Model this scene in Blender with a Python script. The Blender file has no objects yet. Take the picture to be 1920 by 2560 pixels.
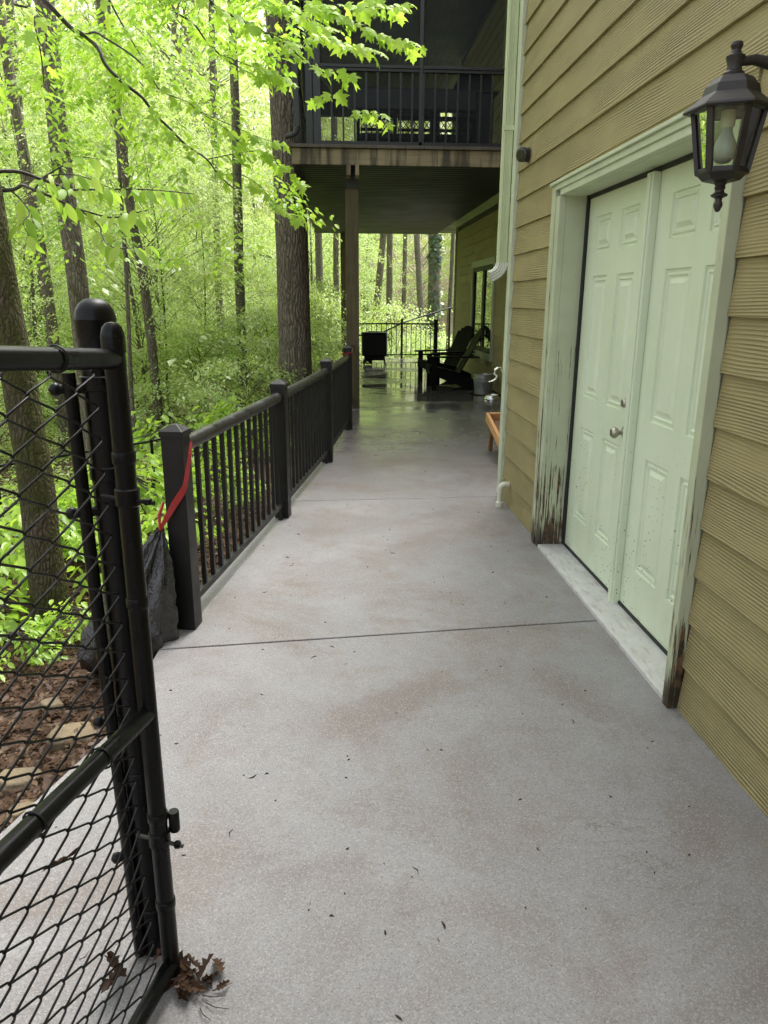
import bpy, math, random
import numpy as np
from mathutils import Vector, Matrix, noise as mnoise

# ------------------------------------------------------------------ camera
scn = bpy.context.scene
cam_d = bpy.data.cameras.new('camera'); cam = bpy.data.objects.new('camera', cam_d)
scn.collection.objects.link(cam); scn.camera = cam
cam_d.sensor_fit = 'VERTICAL'; cam_d.sensor_height = 24.0; cam_d.sensor_width = 18.0
cam_d.lens = 24.0 * 1846.7 / 2560.0
cam_d.clip_start = 0.05; cam_d.clip_end = 600
RT = Vector((0.99804338, -0.06234231, 0.00478040)); UP = Vector((0.01256894, 0.27493562, 0.96138048)); FW = Vector((0.06124898, 0.95943934, -0.27518125))
cam.matrix_world = Matrix(((RT.x, UP.x, -FW.x, 0), (RT.y, UP.y, -FW.y, 0), (RT.z, UP.z, -FW.z, 1.4637), (0, 0, 0, 1)))

# ------------------------------------------------------------------ world, sun, exposure
SUN_EL, SUN_AZ = math.radians(58), math.radians(32)      # azimuth from +Y clockwise: ahead and to the right, so the house shades the walk
world = bpy.data.worlds.new('World'); scn.world = world; world.use_nodes = True
wn = world.node_tree; wn.nodes.clear()
wo = wn.nodes.new('ShaderNodeOutputWorld'); bg = wn.nodes.new('ShaderNodeBackground')
sky = wn.nodes.new('ShaderNodeTexSky'); sky.sky_type = 'NISHITA'; sky.sun_disc = False
sky.sun_elevation = SUN_EL; sky.sun_rotation = SUN_AZ; sky.air_density = 1.0; sky.dust_density = 6.0; sky.ozone_density = 1.0
hs = wn.nodes.new('ShaderNodeHueSaturation'); hs.inputs['Saturation'].default_value = 0.28
wn.links.new(sky.outputs[0], hs.inputs['Color']); wn.links.new(hs.outputs[0], bg.inputs['Color'])
bg.inputs['Strength'].default_value = 0.15; wn.links.new(bg.outputs[0], wo.inputs['Surface'])
sun_d = bpy.data.lights.new('sun', 'SUN'); sun_d.energy = 1.5; sun_d.angle = math.radians(40); sun_d.color = (1.0, 0.97, 0.92)
sun = bpy.data.objects.new('sun', sun_d); scn.collection.objects.link(sun)
sd = Vector((math.sin(SUN_AZ) * math.cos(SUN_EL), math.cos(SUN_AZ) * math.cos(SUN_EL), math.sin(SUN_EL)))
sun.rotation_euler = sd.to_track_quat('Z', 'Y').to_euler(); sun.location = sd * 40
vs = scn.view_settings; vs.view_transform = 'Standard'; vs.look = 'None'; vs.gamma = 1.0; vs.use_curve_mapping = False
vs.exposure = 1.68
scn.cycles.use_denoising = True
scn.cycles.max_bounces = 9; scn.cycles.diffuse_bounces = 4; scn.cycles.glossy_bounces = 4
scn.cycles.transmission_bounces = 6; scn.cycles.transparent_max_bounces = 12

# ------------------------------------------------------------------ helpers
COL = scn.collection
rng = np.random.default_rng(7); random.seed(7)

def tag(o, label=None, cat=None, group=None, kind=None):
    if label: o['label'] = label
    if cat: o['category'] = cat
    if group: o['group'] = group
    if kind: o['kind'] = kind
    return o

def thing(name, label, cat, loc=(0, 0, 0), rz=0.0, group=None):
    o = bpy.data.objects.new(name, None); COL.objects.link(o)
    o.location = loc; o.rotation_euler = (0, 0, rz); o.empty_display_size = 0.1
    return tag(o, label, cat, group)

def off(parent):
    v = Vector((0, 0, 0))
    while parent is not None:
        v += parent.location; parent = parent.parent
    return v

class MB:
    def __init__(s): s.v = []; s.f = []
    def add(s, vs_, fs_):
        b = len(s.v); s.v += [tuple(v) for v in vs_]; s.f += [tuple(i + b for i in f) for f in fs_]; return s
    def box(s, x0, x1, y0, y1, z0, z1):
        return s.add([(x0,y0,z0),(x1,y0,z0),(x1,y1,z0),(x0,y1,z0),(x0,y0,z1),(x1,y0,z1),(x1,y1,z1),(x0,y1,z1)],
                     [(3,2,1,0),(4,5,6,7),(0,1,5,4),(1,2,6,5),(2,3,7,6),(3,0,4,7)])
    def bar(s, p0, p1, w, h, up=(0, 0, 1)):
        p0, p1, up = Vector(p0), Vector(p1), Vector(up); d = (p1 - p0).normalized()
        a = d.cross(up).normalized() * (w / 2); b = a.cross(d).normalized() * (h / 2)
        q = [p0-a-b, p0+a-b, p0+a+b, p0-a+b, p1-a-b, p1+a-b, p1+a+b, p1-a+b]
        return s.add(q, [(0,1,2,3),(7,6,5,4),(0,4,5,1),(1,5,6,2),(2,6,7,3),(3,7,4,0)])
    def tube(s, pts, rad, n=8, cap=True, ph=0.0):
        pts = [Vector(p) for p in pts]; m = len(pts)
        if not hasattr(rad, '__len__'): rad = [rad] * m
        ref = None; vs_ = []
        for i, p in enumerate(pts):
            d = (pts[min(i+1, m-1)] - pts[max(i-1, 0)]).normalized()
            if ref is None:
                ref = Vector((0, 0, 1)) if abs(d.z) < .9 else Vector((1, 0, 0))
            a = (ref - d * ref.dot(d)).normalized(); b = d.cross(a); ref = a
            for k in range(n):
                t = 2*math.pi*k/n + ph
                vs_.append(p + (a*math.cos(t) + b*math.sin(t)) * rad[i])
        fs_ = [(i*n+k, i*n+(k+1) % n, (i+1)*n+(k+1) % n, (i+1)*n+k) for i in range(m-1) for k in range(n)]
        if cap: fs_ += [tuple(range(n))[::-1], tuple((m-1)*n+k for k in range(n))]
        return s.add(vs_, fs_)
    def lathe(s, prof, c=(0, 0, 0), n=24, ph=0.0):
        c = Vector(c); vs_ = []; m = len(prof)
        for r, z in prof:
            for k in range(n):
                t = 2*math.pi*k/n + ph; vs_.append((c.x + r*math.cos(t), c.y + r*math.sin(t), c.z + z))
        fs_ = [(i*n+k, i*n+(k+1) % n, (i+1)*n+(k+1) % n, (i+1)*n+k) for i in range(m-1) for k in range(n)]
        if prof[0][0] > 1e-4: fs_.append(tuple(range(n))[::-1])
        if prof[-1][0] > 1e-4: fs_.append(tuple((m-1)*n+k for k in range(n)))
        return s.add(vs_, fs_)
    def prism(s, poly, z0, z1):
        n = len(poly)
        return s.add([(x, y, z0) for x, y in poly] + [(x, y, z1) for x, y in poly],
                     [tuple(range(n))[::-1], tuple(range(n, 2*n))] + [(i, (i+1) % n, n+(i+1) % n, n+i) for i in range(n)])
    def build(s, name, mat, parent=None, smooth=None, bevel=None, world=True):
        o0 = off(parent) if world else Vector((0, 0, 0))
        me = bpy.data.meshes.new(name)
        me.from_pydata([(v[0]-o0.x, v[1]-o0.y, v[2]-o0.z) for v in s.v], [], s.f); me.update()
        if mat: me.materials.append(mat)
        if smooth:
            me.polygons.foreach_set('use_smooth', [True]*len(me.polygons)); me.set_sharp_from_angle(angle=math.radians(smooth))
        o = bpy.data.objects.new(name, me); COL.objects.link(o); o.parent = parent
        if bevel:
            b = o.modifiers.new('bevel', 'BEVEL'); b.width = bevel; b.segments = 2; b.limit_method = 'ANGLE'; b.angle_limit = math.radians(40)
        return o

def np_mesh(name, V, F, mat, parent=None, tint=None, smooth=False, link=True):
    me = bpy.data.meshes.new(name); V = np.asarray(V, np.float32); F = np.asarray(F, np.int32); k = F.shape[1]
    me.vertices.add(len(V)); me.vertices.foreach_set('co', V.ravel())
    me.loops.add(F.size); me.loops.foreach_set('vertex_index', F.ravel())
    me.polygons.add(len(F)); me.polygons.foreach_set('loop_start', np.arange(0, F.size, k, dtype=np.int32))
    me.polygons.foreach_set('loop_total', np.full(len(F), k, np.int32))
    if smooth: me.polygons.foreach_set('use_smooth', np.ones(len(F), bool))
    me.update(calc_edges=True)
    if tint is not None:
        a = me.attributes.new('tint', 'FLOAT', 'POINT'); a.data.foreach_set('value', np.asarray(tint, np.float32))
    me.materials.append(mat)
    if not link: return me
    o = bpy.data.objects.new(name, me); COL.objects.link(o); o.parent = parent
    return o

def copy_tree(o, parent=None):
    c = o.copy(); COL.objects.link(c); c.parent = parent
    for ch in o.children: copy_tree(ch, c)
    return c

def inst(name, me, parent, loc=(0, 0, 0), rot=(0, 0, 0), sc=1.0):
    o = bpy.data.objects.new(name, me); COL.objects.link(o); o.parent = parent
    o.location = loc; o.rotation_euler = rot; o.scale = (sc, sc, sc) if not hasattr(sc, '__len__') else sc
    return o

# ------------------------------------------------------------------ materials
class G:
    def __init__(s, name):
        s.m = bpy.data.materials.new(name); s.m.use_nodes = True; s.t = s.m.node_tree; s.t.nodes.clear()
        s.out = s.n('OutputMaterial')
    def n(s, typ, ins=None, **kw):
        nd = s.t.nodes.new('ShaderNode' + typ)
        for k, v in kw.items(): setattr(nd, k, v)
        for k, v in (ins or {}).items():
            if isinstance(v, bpy.types.NodeSocket): s.t.links.new(v, nd.inputs[k])
            else: nd.inputs[k].default_value = v
        return nd
    def pos(s): return s.n('NewGeometry').outputs['Position']
    def obj(s): return s.n('TexCoord').outputs['Object']
    def rand(s): return s.n('ObjectInfo').outputs['Random']
    def scale(s, v, x, y, z, addv=None):
        r = s.n('VectorMath', {0: v, 1: (x, y, z)}, operation='MULTIPLY').outputs[0]
        if addv is not None: r = s.n('VectorMath', {0: r, 1: addv}, operation='ADD').outputs[0]
        return r
    def noise(s, v, sc, det=3, rough=.55, dist=0): return s.n('TexNoise', {'Vector': v, 'Scale': sc, 'Detail': det, 'Roughness': rough, 'Distortion': dist}).outputs[0]
    def mr(s, v, a, b, c=0., d=1.): return s.n('MapRange', {0: v, 1: a, 2: b, 3: c, 4: d}).outputs[0]
    def math(s, op, a, b=0.5):
        return s.n('Math', {0: a, 1: b}, operation=op).outputs[0]
    def mix(s, f, a, b, bt='MIX'):
        nd = s.n('Mix', data_type='RGBA', blend_type=bt)
        for i, v in ((0, f), (6, a), (7, b)):
            if isinstance(v, bpy.types.NodeSocket): s.t.links.new(v, nd.inputs[i])
            else: nd.inputs[i].default_value = v if i == 0 else (v[0], v[1], v[2], 1)
        return nd.outputs[2]
    def bump(s, h, st, dist=.01, nrm=None):
        d = {'Height': h, 'Strength': st, 'Distance': dist}
        if nrm is not None: d['Normal'] = nrm
        return s.n('Bump', d).outputs[0]
    def bsdf(s, **k):
        return s.n('BsdfPrincipled', {kk.replace('_', ' '): v for kk, v in k.items()})
    def done(s, sh):
        s.t.links.new(sh.outputs[0] if not isinstance(sh, bpy.types.NodeSocket) else sh, s.out.inputs[0]); return s.m

def c4(c): return (c[0], c[1], c[2], 1)

def simple(name, col, rough=.5, metal=0., var=.15, vsc=8, bsc=0, bst=.2, bd=.004, spec=.5, rvar=.1):
    g = G(name); p = g.obj(); nz = g.noise(p, vsc, 4)
    dark = [c*(1-var) for c in col]; lite = [min(1, c*(1+var)) for c in col]
    base = g.mix(g.mr(nz, .3, .7), dark, lite)
    k = dict(Base_Color=base, Roughness=g.mr(nz, .3, .7, rough-rvar, rough+rvar), Metallic=metal, Specular_IOR_Level=spec)
    if bsc: k['Normal'] = g.bump(g.noise(p, bsc, 4), bst, bd)
    return g.done(g.bsdf(**k))

def m_concrete():
    g = G('concrete'); p = g.pos()
    flat = g.scale(p, 1, 1, 0)
    sep = g.n('SeparateXYZ', {0: p}); X, Y = sep.outputs[0], sep.outputs[1]
    big = g.noise(flat, .9, 5, .6); mid = g.noise(g.scale(flat, 1, 1, 1, (7, 3, 0)), 3.1, 5, .65)
    base = g.mix(g.mr(big, .32, .68), (.205, .199, .200), (.300, .294, .297))
    base = g.mix(g.math('MULTIPLY', g.mr(mid, .50, .70), .75), base, (.215, .178, .152))
    st = g.noise(g.scale(flat, 1, 1, 1, (31, 11, 0)), 1.5, 6, .7, .6)
    base = g.mix(g.math('MULTIPLY', g.mr(st, .47, .64), .85), base, (.175, .145, .128))
    # scuffs: thin wandering marks
    w = g.noise(g.scale(flat, .55, 1.5, 1, (3, 90, 0)), 5.0, 5, .7, 1.3)
    line = g.mr(g.math('ABSOLUTE', g.math('SUBTRACT', w, .5)), .0, .012, 1, 0)
    lm = g.mr(g.noise(g.scale(flat, 1, 1, 1, (50, 20, 0)), 1.9, 2), .54, .66)
    base = g.mix(g.math('MULTIPLY', g.math('MULTIPLY', line, lm), .7), base, (.11, .09, .08))
    # exposed aggregate grain
    vo = g.n('TexVoronoi', {'Vector': flat, 'Scale': 300.0}); cell = g.n('SeparateColor', {0: vo.outputs['Color']}).outputs[0]
    fine = g.noise(flat, 520, 2)
    base = g.mix(g.math('MULTIPLY', g.mr(cell, .74, .95), .42), base, (.46, .45, .43))
    base = g.mix(g.math('MULTIPLY', g.mr(cell, .26, .02), .50), base, (.10, .095, .09))
    base = g.mix(g.math('MULTIPLY', g.mr(fine, .35, .65), .22), base, (.17, .165, .16))
    # damp towards the covered end, standing water under the deck
    wob = g.noise(g.scale(flat, 1, .6, 1, (9, 9, 0)), 1.0, 4, .6)
    yy = g.math('ADD', Y, g.math('MULTIPLY', wob, 2.6))
    damp = g.mr(yy, 5.0, 9.4)
    pn = g.noise(g.scale(flat, .42, .9, 1, (2, 40, 0)), 1.25, 4, .5, .4)
    pud = g.math('MULTIPLY', g.mr(pn, .44, .52), g.mr(yy, 9.6, 12.6))
    base = g.mix(g.math('MULTIPLY', damp, .62), base, g.mix(1.0, base, (.52, .47, .50), 'MULTIPLY'))
    base = g.mix(g.math('MULTIPLY', pud, .55), base, (.075, .072, .07))
    edge = g.mr(g.math('ABSOLUTE', g.math('SUBTRACT', X, 1.22)), .0, .16, 1, 0)
    base = g.mix(g.math('MULTIPLY', edge, g.mr(mid, .35, .7, 0, .5)), base, (.20, .19, .17))
    rough = g.mr(damp, 0, 1, .56, .235)
    rough = g.math('ADD', rough, g.mr(mid, .3, .7, -.05, .07))
    rough = g.n('Mix', {0: pud, 2: rough, 3: .045}).outputs[0]
    hgt = g.math('ADD', g.math('MULTIPLY', vo.outputs['Distance'], .5), g.math('MULTIPLY', fine, .9))
    dry = g.math('SUBTRACT', 1.0, g.math('MULTIPLY', damp, .80))
    st_ = g.math('MULTIPLY', g.math('MULTIPLY', dry, g.math('SUBTRACT', 1.0, pud)), .55)
    nb = g.n('Bump', {'Height': hgt, 'Strength': st_, 'Distance': .0035}).outputs[0]
    nb = g.bump(g.noise(g.scale(flat, 1, 2.2, 1), 2.2, 2), .03, .02, nb)
    return g.done(g.bsdf(Base_Color=base, Roughness=rough, Normal=nb, Specular_IOR_Level=.5))

def m_siding(name, col, wear=.5):
    g = G(name); p = g.pos(); r = g.rand()
    o = g.n('CombineXYZ', {0: 0.0, 1: g.math('MULTIPLY', r, 71.0), 2: g.math('MULTIPLY', r, 13.0)}).outputs[0]
    v = g.n('VectorMath', {0: g.scale(p, 0, .13, 1), 1: o}, operation='ADD').outputs[0]
    wv = g.n('TexWave', {'Vector': v, 'Scale': 27.0, 'Distortion': 20.0, 'Detail': 2.0, 'Detail Scale': .20, 'Detail Roughness': .5}, wave_type='BANDS', bands_direction='Z')
    grain = wv.outputs[1]
    area = g.mr(g.noise(g.n('VectorMath', {0: g.scale(p, 0, 1.1, 6), 1: o}, operation='ADD').outputs[0], 1.2, 2), .38, .6)
    fib = g.noise(g.scale(p, 30, 8, 260), 1.0, 3)
    h = g.math('ADD', g.math('MULTIPLY', g.math('POWER', grain, 2.0), g.mr(area, 0, 1, .12, 1.1)), g.math('MULTIPLY', fib, .25))
    dust = g.noise(g.scale(p, 1, 1.2, 2), 2.2, 4, .6)
    base = g.mix(g.mr(dust, .3, .7), [c*.88 for c in col], [c*1.08 for c in col])
    base = g.mix(g.mr(r, 0, 1, 0, .25), base, [col[0]*1.1, col[1]*1.08, col[2]*1.12])
    base = g.mix(g.math('MULTIPLY', g.mr(grain, .55, 1.0), .20), base, [c*1.3 for c in col])
    base = g.mix(g.math('MULTIPLY', g.mr(grain, .35, .0), .22), base, [c*.6 for c in col])
    # dirt splashed up from the ground, with flecks
    z = g.n('SeparateXYZ', {0: p}).outputs[2]
    low = g.math('MULTIPLY', g.mr(z, .75, .0), g.mr(g.noise(p, 4.5, 5, .7), .35, .75))
    base = g.mix(g.math('MULTIPLY', low, wear), base, (.17, .125, .06))
    vo = g.n('TexVoronoi', {'Vector': p, 'Scale': 24.0}); dot = g.mr(vo.outputs['Distance'], .10, .06)
    dm = g.mr(g.noise(p, 2.6, 3), .56, .66); base = g.mix(g.math('MULTIPLY', g.math('MULTIPLY', dot, dm), g.mr(z, .9, .2)), base, (.035, .03, .02))
    nb = g.bump(h, .85, .0042)
    return g.done(g.bsdf(Base_Color=base, Roughness=.62, Normal=nb, Specular_IOR_Level=.35))

def m_oldpaint(name, col, wear=1.0):
    g = G(name); p = g.pos(); z = g.n('SeparateXYZ', {0: p}).outputs[2]
    blot = g.noise(p, 5, 5, .6)
    base = g.mix(g.mr(blot, .3, .7), [c*.86 for c in col], [c*1.05 for c in col])
    streak = g.noise(g.scale(p, 75, 75, 2.2), 1.0, 5, .7, .25)
    need = g.math('ADD', g.mr(z, 1.9, .0, .12, .78), g.mr(g.noise(p, 3.2, 3), .35, .7, -.16, .18))
    need = g.math('MULTIPLY', need, wear)
    thr = g.math('SUBTRACT', .80, g.math('MULTIPLY', need, .40))
    crack = g.mr(g.math('SUBTRACT', streak, thr), .0, .035)
    base = g.mix(crack, base, g.mix(g.mr(g.noise(p, 30, 2), .4, .6), (.03, .024, .014), (.15, .075, .035)))
    rot = g.math('MULTIPLY', g.mr(z, .17, .03), g.mr(g.noise(g.scale(p, 1, 1, .4), 22, 4, .7), .34, .56))
    base = g.mix(g.math('MULTIPLY', rot, min(1, wear)), base, (.028, .02, .012))
    h = g.math('SUBTRACT', g.math('MULTIPLY', blot, .15), crack)
    return g.done(g.bsdf(Base_Color=base, Roughness=.55, Normal=g.bump(h, .6, .003)))

def m_door():
    g = G('green_bounce_door_paint'); p = g.pos(); z = g.n('SeparateXYZ', {0: p}).outputs[2]
    b = g.noise(g.scale(p, 1, 1, .5), 3.0, 4, .6)
    base = g.mix(g.mr(b, .3, .7), (.62, .70, .52), (.69, .77, .60))  # pale door paint with green bounce light from the forest mixed into its colour
    dirt = g.math('MULTIPLY', g.mr(z, .55, .0), g.mr(g.noise(p, 7, 5, .7), .45, .75))
    base = g.mix(g.math('MULTIPLY', dirt, .45), base, (.45, .43, .28))
    vo = g.n('TexVoronoi', {'Vector': p, 'Scale': 34.0}); dot = g.mr(vo.outputs['Distance'], .16, .11)
    dm = g.math('MULTIPLY', g.mr(g.noise(p, 3.0, 3), .46, .56), g.mr(z, 1.1, .3))
    base = g.mix(g.math('MULTIPLY', dot, dm), base, (.05, .045, .03))
    return g.done(g.bsdf(Base_Color=base, Roughness=.38, Normal=g.bump(g.noise(g.scale(p, 1, 1, .15), 70, 3), .05, .002)))

def m_threshold():
    g = G('threshold_metal'); p = g.pos(); x = g.n('SeparateXYZ', {0: p}).outputs[0]
    w = g.math('SINE', g.math('MULTIPLY', x, 780.0))
    b = g.noise(p, 9, 6, .7); s = g.noise(g.scale(p, 8, 1.5, 1), 6, 5, .7)
    base = g.mix(g.mr(b, .3, .7), (.56, .545, .53), (.74, .73, .72))
    base = g.mix(g.math('MULTIPLY', g.mr(s, .52, .7), .6), base, (.30, .235, .19))
    base = g.mix(g.math('MULTIPLY', g.mr(w, .2, -1), .25), base, (.3, .28, .26))
    return g.done(g.bsdf(Base_Color=base, Roughness=.5, Metallic=.25, Normal=g.bump(w, .4, .002)))

def m_bark(name, a, b, moss=0., sc=1.0):
    g = G(name); p = g.obj()
    v = g.scale(p, 1, 1, .16)
    vo = g.n('TexVoronoi', {'Vector': g.n('VectorMath', {0: v, 1: g.scale(g.n('TexNoise', {'Vector': p, 'Scale': 3.0*sc, 'Detail': 3}).outputs[1], .12, .12, .12)}, operation='ADD').outputs[0], 'Scale': 26.0*sc}, feature='DISTANCE_TO_EDGE')
    ridge = g.mr(vo.outputs['Distance'], 0, .28); nz = g.noise(g.scale(p, 1, 1, .3), 34*sc, 5, .7)
    base = g.mix(g.mr(nz, .3, .7), a, b)
    base = g.mix(g.math('MULTIPLY', g.mr(ridge, .45, .0), .75), base, [c*.28 for c in a])
    if moss:
        mk = g.mr(g.noise(g.scale(p, 1, 1, .5), 4.5, 5, .7), .62-moss*.3, .70-moss*.2)
        base = g.mix(g.math('MULTIPLY', mk, .8), base, (.075, .085, .022))
    h = g.math('ADD', ridge, g.math('MULTIPLY', nz, .5))
    return g.done(g.bsdf(Base_Color=base, Roughness=.88, Normal=g.bump(h, .9, .02/sc), Specular_IOR_Level=.2))

def m_leaf(name, ramp, trans=.5, gloss=.06):
    g = G(name); t = g.n('Attribute', attribute_name='tint').outputs['Fac']
    f = g.math('ADD', g.math('MULTIPLY', t, .8), g.math('MULTIPLY', g.rand(), .2))
    cr = g.n('ValToRGB', {0: f}); e = cr.color_ramp.elements
    for i, (q, c) in enumerate(ramp):
        el = e[i] if i < 2 else e.new(q)
        el.position = q; el.color = c4(c)
    col = cr.outputs[0]
    d = g.n('BsdfDiffuse', {0: col}); tr = g.n('BsdfTranslucent', {0: g.mix(1.0, col, (1.0, 1.0, .82), 'MULTIPLY')})
    gl = g.n('BsdfGlossy', {0: (1, 1, 1, 1), 'Roughness': .32})
    m1 = g.n('MixShader', {0: trans, 1: d.outputs[0], 2: tr.outputs[0]})
    return g.done(g.n('MixShader', {0: gloss, 1: m1.outputs[0], 2: gl.outputs[0]}))

def m_wood(name, a, b, axis='x', stain=0., rough=.7):
    g = G(name); p = g.obj(); s = {'x': (1, 14, 14), 'y': (14, 1, 14), 'z': (14, 14, 1)}[axis]
    w = g.noise(g.scale(p, *s), 2.2, 4, .6, .8); big = g.noise(p, 2.0, 3)
    base = g.mix(g.mr(w, .3, .7), a, b); base = g.mix(g.math('MULTIPLY', g.mr(big, .45, .7), .5), base, [c*.55 for c in a])
    if stain:
        sv = {'x': (7, 1, .6), 'y': (1, 7, .6), 'z': (2, 2, .4)}[axis]
        base = g.mix(g.math('MULTIPLY', g.mr(g.noise(g.scale(p, *sv), 1.0, 3, .6), .48, .60), stain), base, (.025, .025, .02))
    return g.done(g.bsdf(Base_Color=base, Roughness=rough, Normal=g.bump(w, .35, .004)))

def m_glass(name, tint=(.9, .95, .9), refl=1.5):
    g = G(name); fr = g.n('Fresnel', {'IOR': refl}).outputs[0]
    t = g.n('BsdfTransparent', {0: c4(tint)}); gl = g.n('BsdfGlossy', {0: (1, 1, 1, 1), 'Roughness': .015})
    return g.done(g.n('MixShader', {0: fr, 1: t.outputs[0], 2: gl.outputs[0]}))

def m_screen():
    g = G('insect_screen'); t = g.n('BsdfTransparent', {0: (1, 1, 1, 1)}); d = g.n('BsdfDiffuse', {0: (.05, .055, .06, 1)})
    return g.done(g.n('MixShader', {0: .42, 1: t.outputs[0], 2: d.outputs[0]}))

def m_bag():
    g = G('bin_liner'); p = g.obj()
    n1 = g.noise(g.scale(p, 1, 1, .35), 16, 5, .65, .8); n2 = g.noise(g.scale(p, 1, 1, 2.2), 60, 3, .6, .5)
    nb = g.bump(n2, .35, .006, g.bump(n1, .6, .03))
    return g.done(g.bsdf(Base_Color=(.004, .004, .0044, 1), Roughness=.14, Specular_IOR_Level=1.0, Normal=nb))

def m_forestfloor():
    g = G('forest_floor'); p = g.pos()
    a = g.noise(p, .35, 5, .6); b = g.noise(p, 9, 6, .75, .6); vo = g.n('TexVoronoi', {'Vector': p, 'Scale': 17.0})
    cell = g.n('SeparateColor', {0: vo.outputs['Color']}).outputs[0]
    base = g.mix(g.mr(b, .3, .7), (.05, .033, .022), (.15, .10, .065))
    base = g.mix(g.math('MULTIPLY', g.mr(cell, .5, .9), .6), base, (.21, .145, .095))
    base = g.mix(g.math('MULTIPLY', g.mr(a, .50, .62), .6), base, (.12, .17, .04))
    return g.done(g.bsdf(Base_Color=base, Roughness=.85, Normal=g.bump(g.math('ADD', b, g.math('MULTIPLY', vo.outputs['Distance'], .8)), .8, .03), Specular_IOR_Level=.25))

M = {}
M['concrete'] = m_concrete()
SID = (.318, .268, .128)
M['siding'] = m_siding('siding_paint', SID)
M['core'] = simple('wall_core', (.06, .055, .04), .9)
M['trim'] = m_oldpaint('green_bounce_trim_paint', (.56, .62, .45), .55)  # pale trim, the forest's green bounce put into the colour
M['jamb'] = m_oldpaint('weathered_jamb_paint', (.47, .51, .35), 1.1)
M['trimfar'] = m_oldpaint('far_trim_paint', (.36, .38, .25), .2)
M['door'] = m_door(); M['threshold'] = m_threshold()
M['weather'] = simple('weather_strip', (.012, .013, .012), .6)
M['nickel'] = simple('brushed_nickel', (.42, .39, .34), .34, 1.0, .08)
M['rail'] = simple('bronze_powder_coat', (.0125, .012, .0118), .45, 0, .18, 14, 220, .08, .001, .35)
M['railtop'] = simple('bronze_top_rail', (.022, .023, .021), .34, 0, .2, 10, 220, .06, .001, .45)
M['black'] = simple('black_vinyl_coat', (.0042, .0044, .0048), .33, 0, .25, 20, 90, .06, .001, .24)
M['wire'] = simple('black_vinyl_wire', (.0055, .0055, .006), .42, 0, .2, 30, spec=.35)
M['downspout'] = simple('cream_downspout_paint', (.57, .63, .42), .38, 0, .07, 5)
M['elbow'] = simple('white_elbow_paint', (.66, .68, .60), .32, 0, .06, 9)
M['pvc'] = simple('pvc_plastic', (.68, .68, .55), .35, 0, .08, 20)
M['lantern'] = simple('bronze_lantern_metal', (.034, .0305, .028), .46, .25, .3, 16, 160, .12, .001)
M['glass'] = m_glass('lantern_glass', (.80, .86, .76)); M['window'] = m_glass('window_glass', (.35, .4, .36), 1.9)
M['bulb'] = simple('frosted_bulb', (.50, .54, .50), .14, 0, .03)
M['cam'] = simple('camera_plastic', (.028, .029, .031), .33, 0, .1); M['lens'] = simple('camera_lens', (.004, .004, .005), .05)
M['beam'] = m_wood('weathered_beam', (.24, .19, .115), (.35, .285, .18), 'x', .8)
M['post'] = m_wood('treated_post', (.085, .066, .034), (.145, .115, .062), 'z', .15)
M['deckwood'] = m_wood('grey_deck_wood', (.10, .085, .07), (.15, .125, .10), 'x', .3)
M['slate'] = simple('slate_deck_metal', (.030, .034, .038), .45, 0, .2, 3)
M['porchrail'] = simple('porch_rail_metal', (.022, .025, .028), .42, 0, .15)
M['soffit'] = simple('dark_soffit_vinyl', (.034, .038, .040), .42, 0, .2, 2)
M['ceiling'] = simple('porch_ceiling_boards', (.050, .057, .068), .6, 0, .15, 2)
M['screen'] = m_screen()
M['chair'] = simple('black_chair_resin', (.0034, .0036, .0036), .65, 0, .2, 9, spec=.12)
M['grill'] = simple('black_grill_enamel', (.004, .004, .0045), .5, 0, .2, spec=.25)
M['zinc'] = simple('galvanised_zinc', (.40, .41, .39), .42, .85, .18, 18)
M['steel'] = simple('stainless_steel', (.62, .62, .60), .22, 1.0, .05)
M['pine'] = m_wood('orange_pine', (.52, .27, .10), (.66, .37, .16), 'y', 0, .5)
M['darkpine'] = m_wood('shaded_pine', (.16, .07, .03), (.22, .10, .045), 'y', 0, .6)
M['bag'] = m_bag(); M['red'] = simple('red_plastic_tie', (.32, .012, .010), .4, 0, .12, 30)
M['floor'] = m_forestfloor()
M['stone'] = simple('tan_stone', (.17, .13, .075), .8, 0, .35, 6, 30, .5, .02)
M['oak'] = m_bark('oak_bark', (.15, .125, .10), (.30, .26, .215))
M['moss'] = m_bark('mossy_bark', (.085, .066, .05), (.18, .145, .11), .8, 1.9)
M['bark'] = m_bark('forest_bark', (.16, .135, .11), (.32, .28, .235), .25, 1.3)
M['palebark'] = m_bark('pale_bark', (.20, .18, .15), (.36, .33, .28), .1, 1.5)
M['twig'] = simple('twig_bark', (.055, .048, .04), .8)
LG = [(0.0, (.20, .32, .08)), (1.0, (.74, .82, .36)), (.35, (.42, .58, .16)), (.7, (.60, .73, .25))]
M['leaf'] = m_leaf('spring_leaf', LG, .55)
M['leaf_far'] = m_leaf('far_spring_leaf', [(0, (.26, .38, .11)), (1, (.76, .82, .44)), (.5, (.54, .66, .24))], .56, .03)
M['maple'] = m_leaf('maple_leaf', [(0, (.24, .44, .06)), (1, (.56, .74, .12)), (.5, (.42, .64, .08))], .58, .025)
M['oval'] = m_leaf('oval_leaf', [(0, (.20, .38, .06)), (1, (.48, .62, .10)), (.5, (.32, .52, .06))], .55, .025)
M['ivy'] = m_leaf('ivy_leaf', [(0, (.02, .07, .012)), (1, (.09, .2, .03)), (.5, (.045, .12, .02))], .3, .08)
M['litter'] = m_leaf('dead_leaf', [(0, (.032, .018, .012)), (1, (.23, .165, .105)), (.5, (.095, .058, .037))], 0.15, .008)

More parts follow.
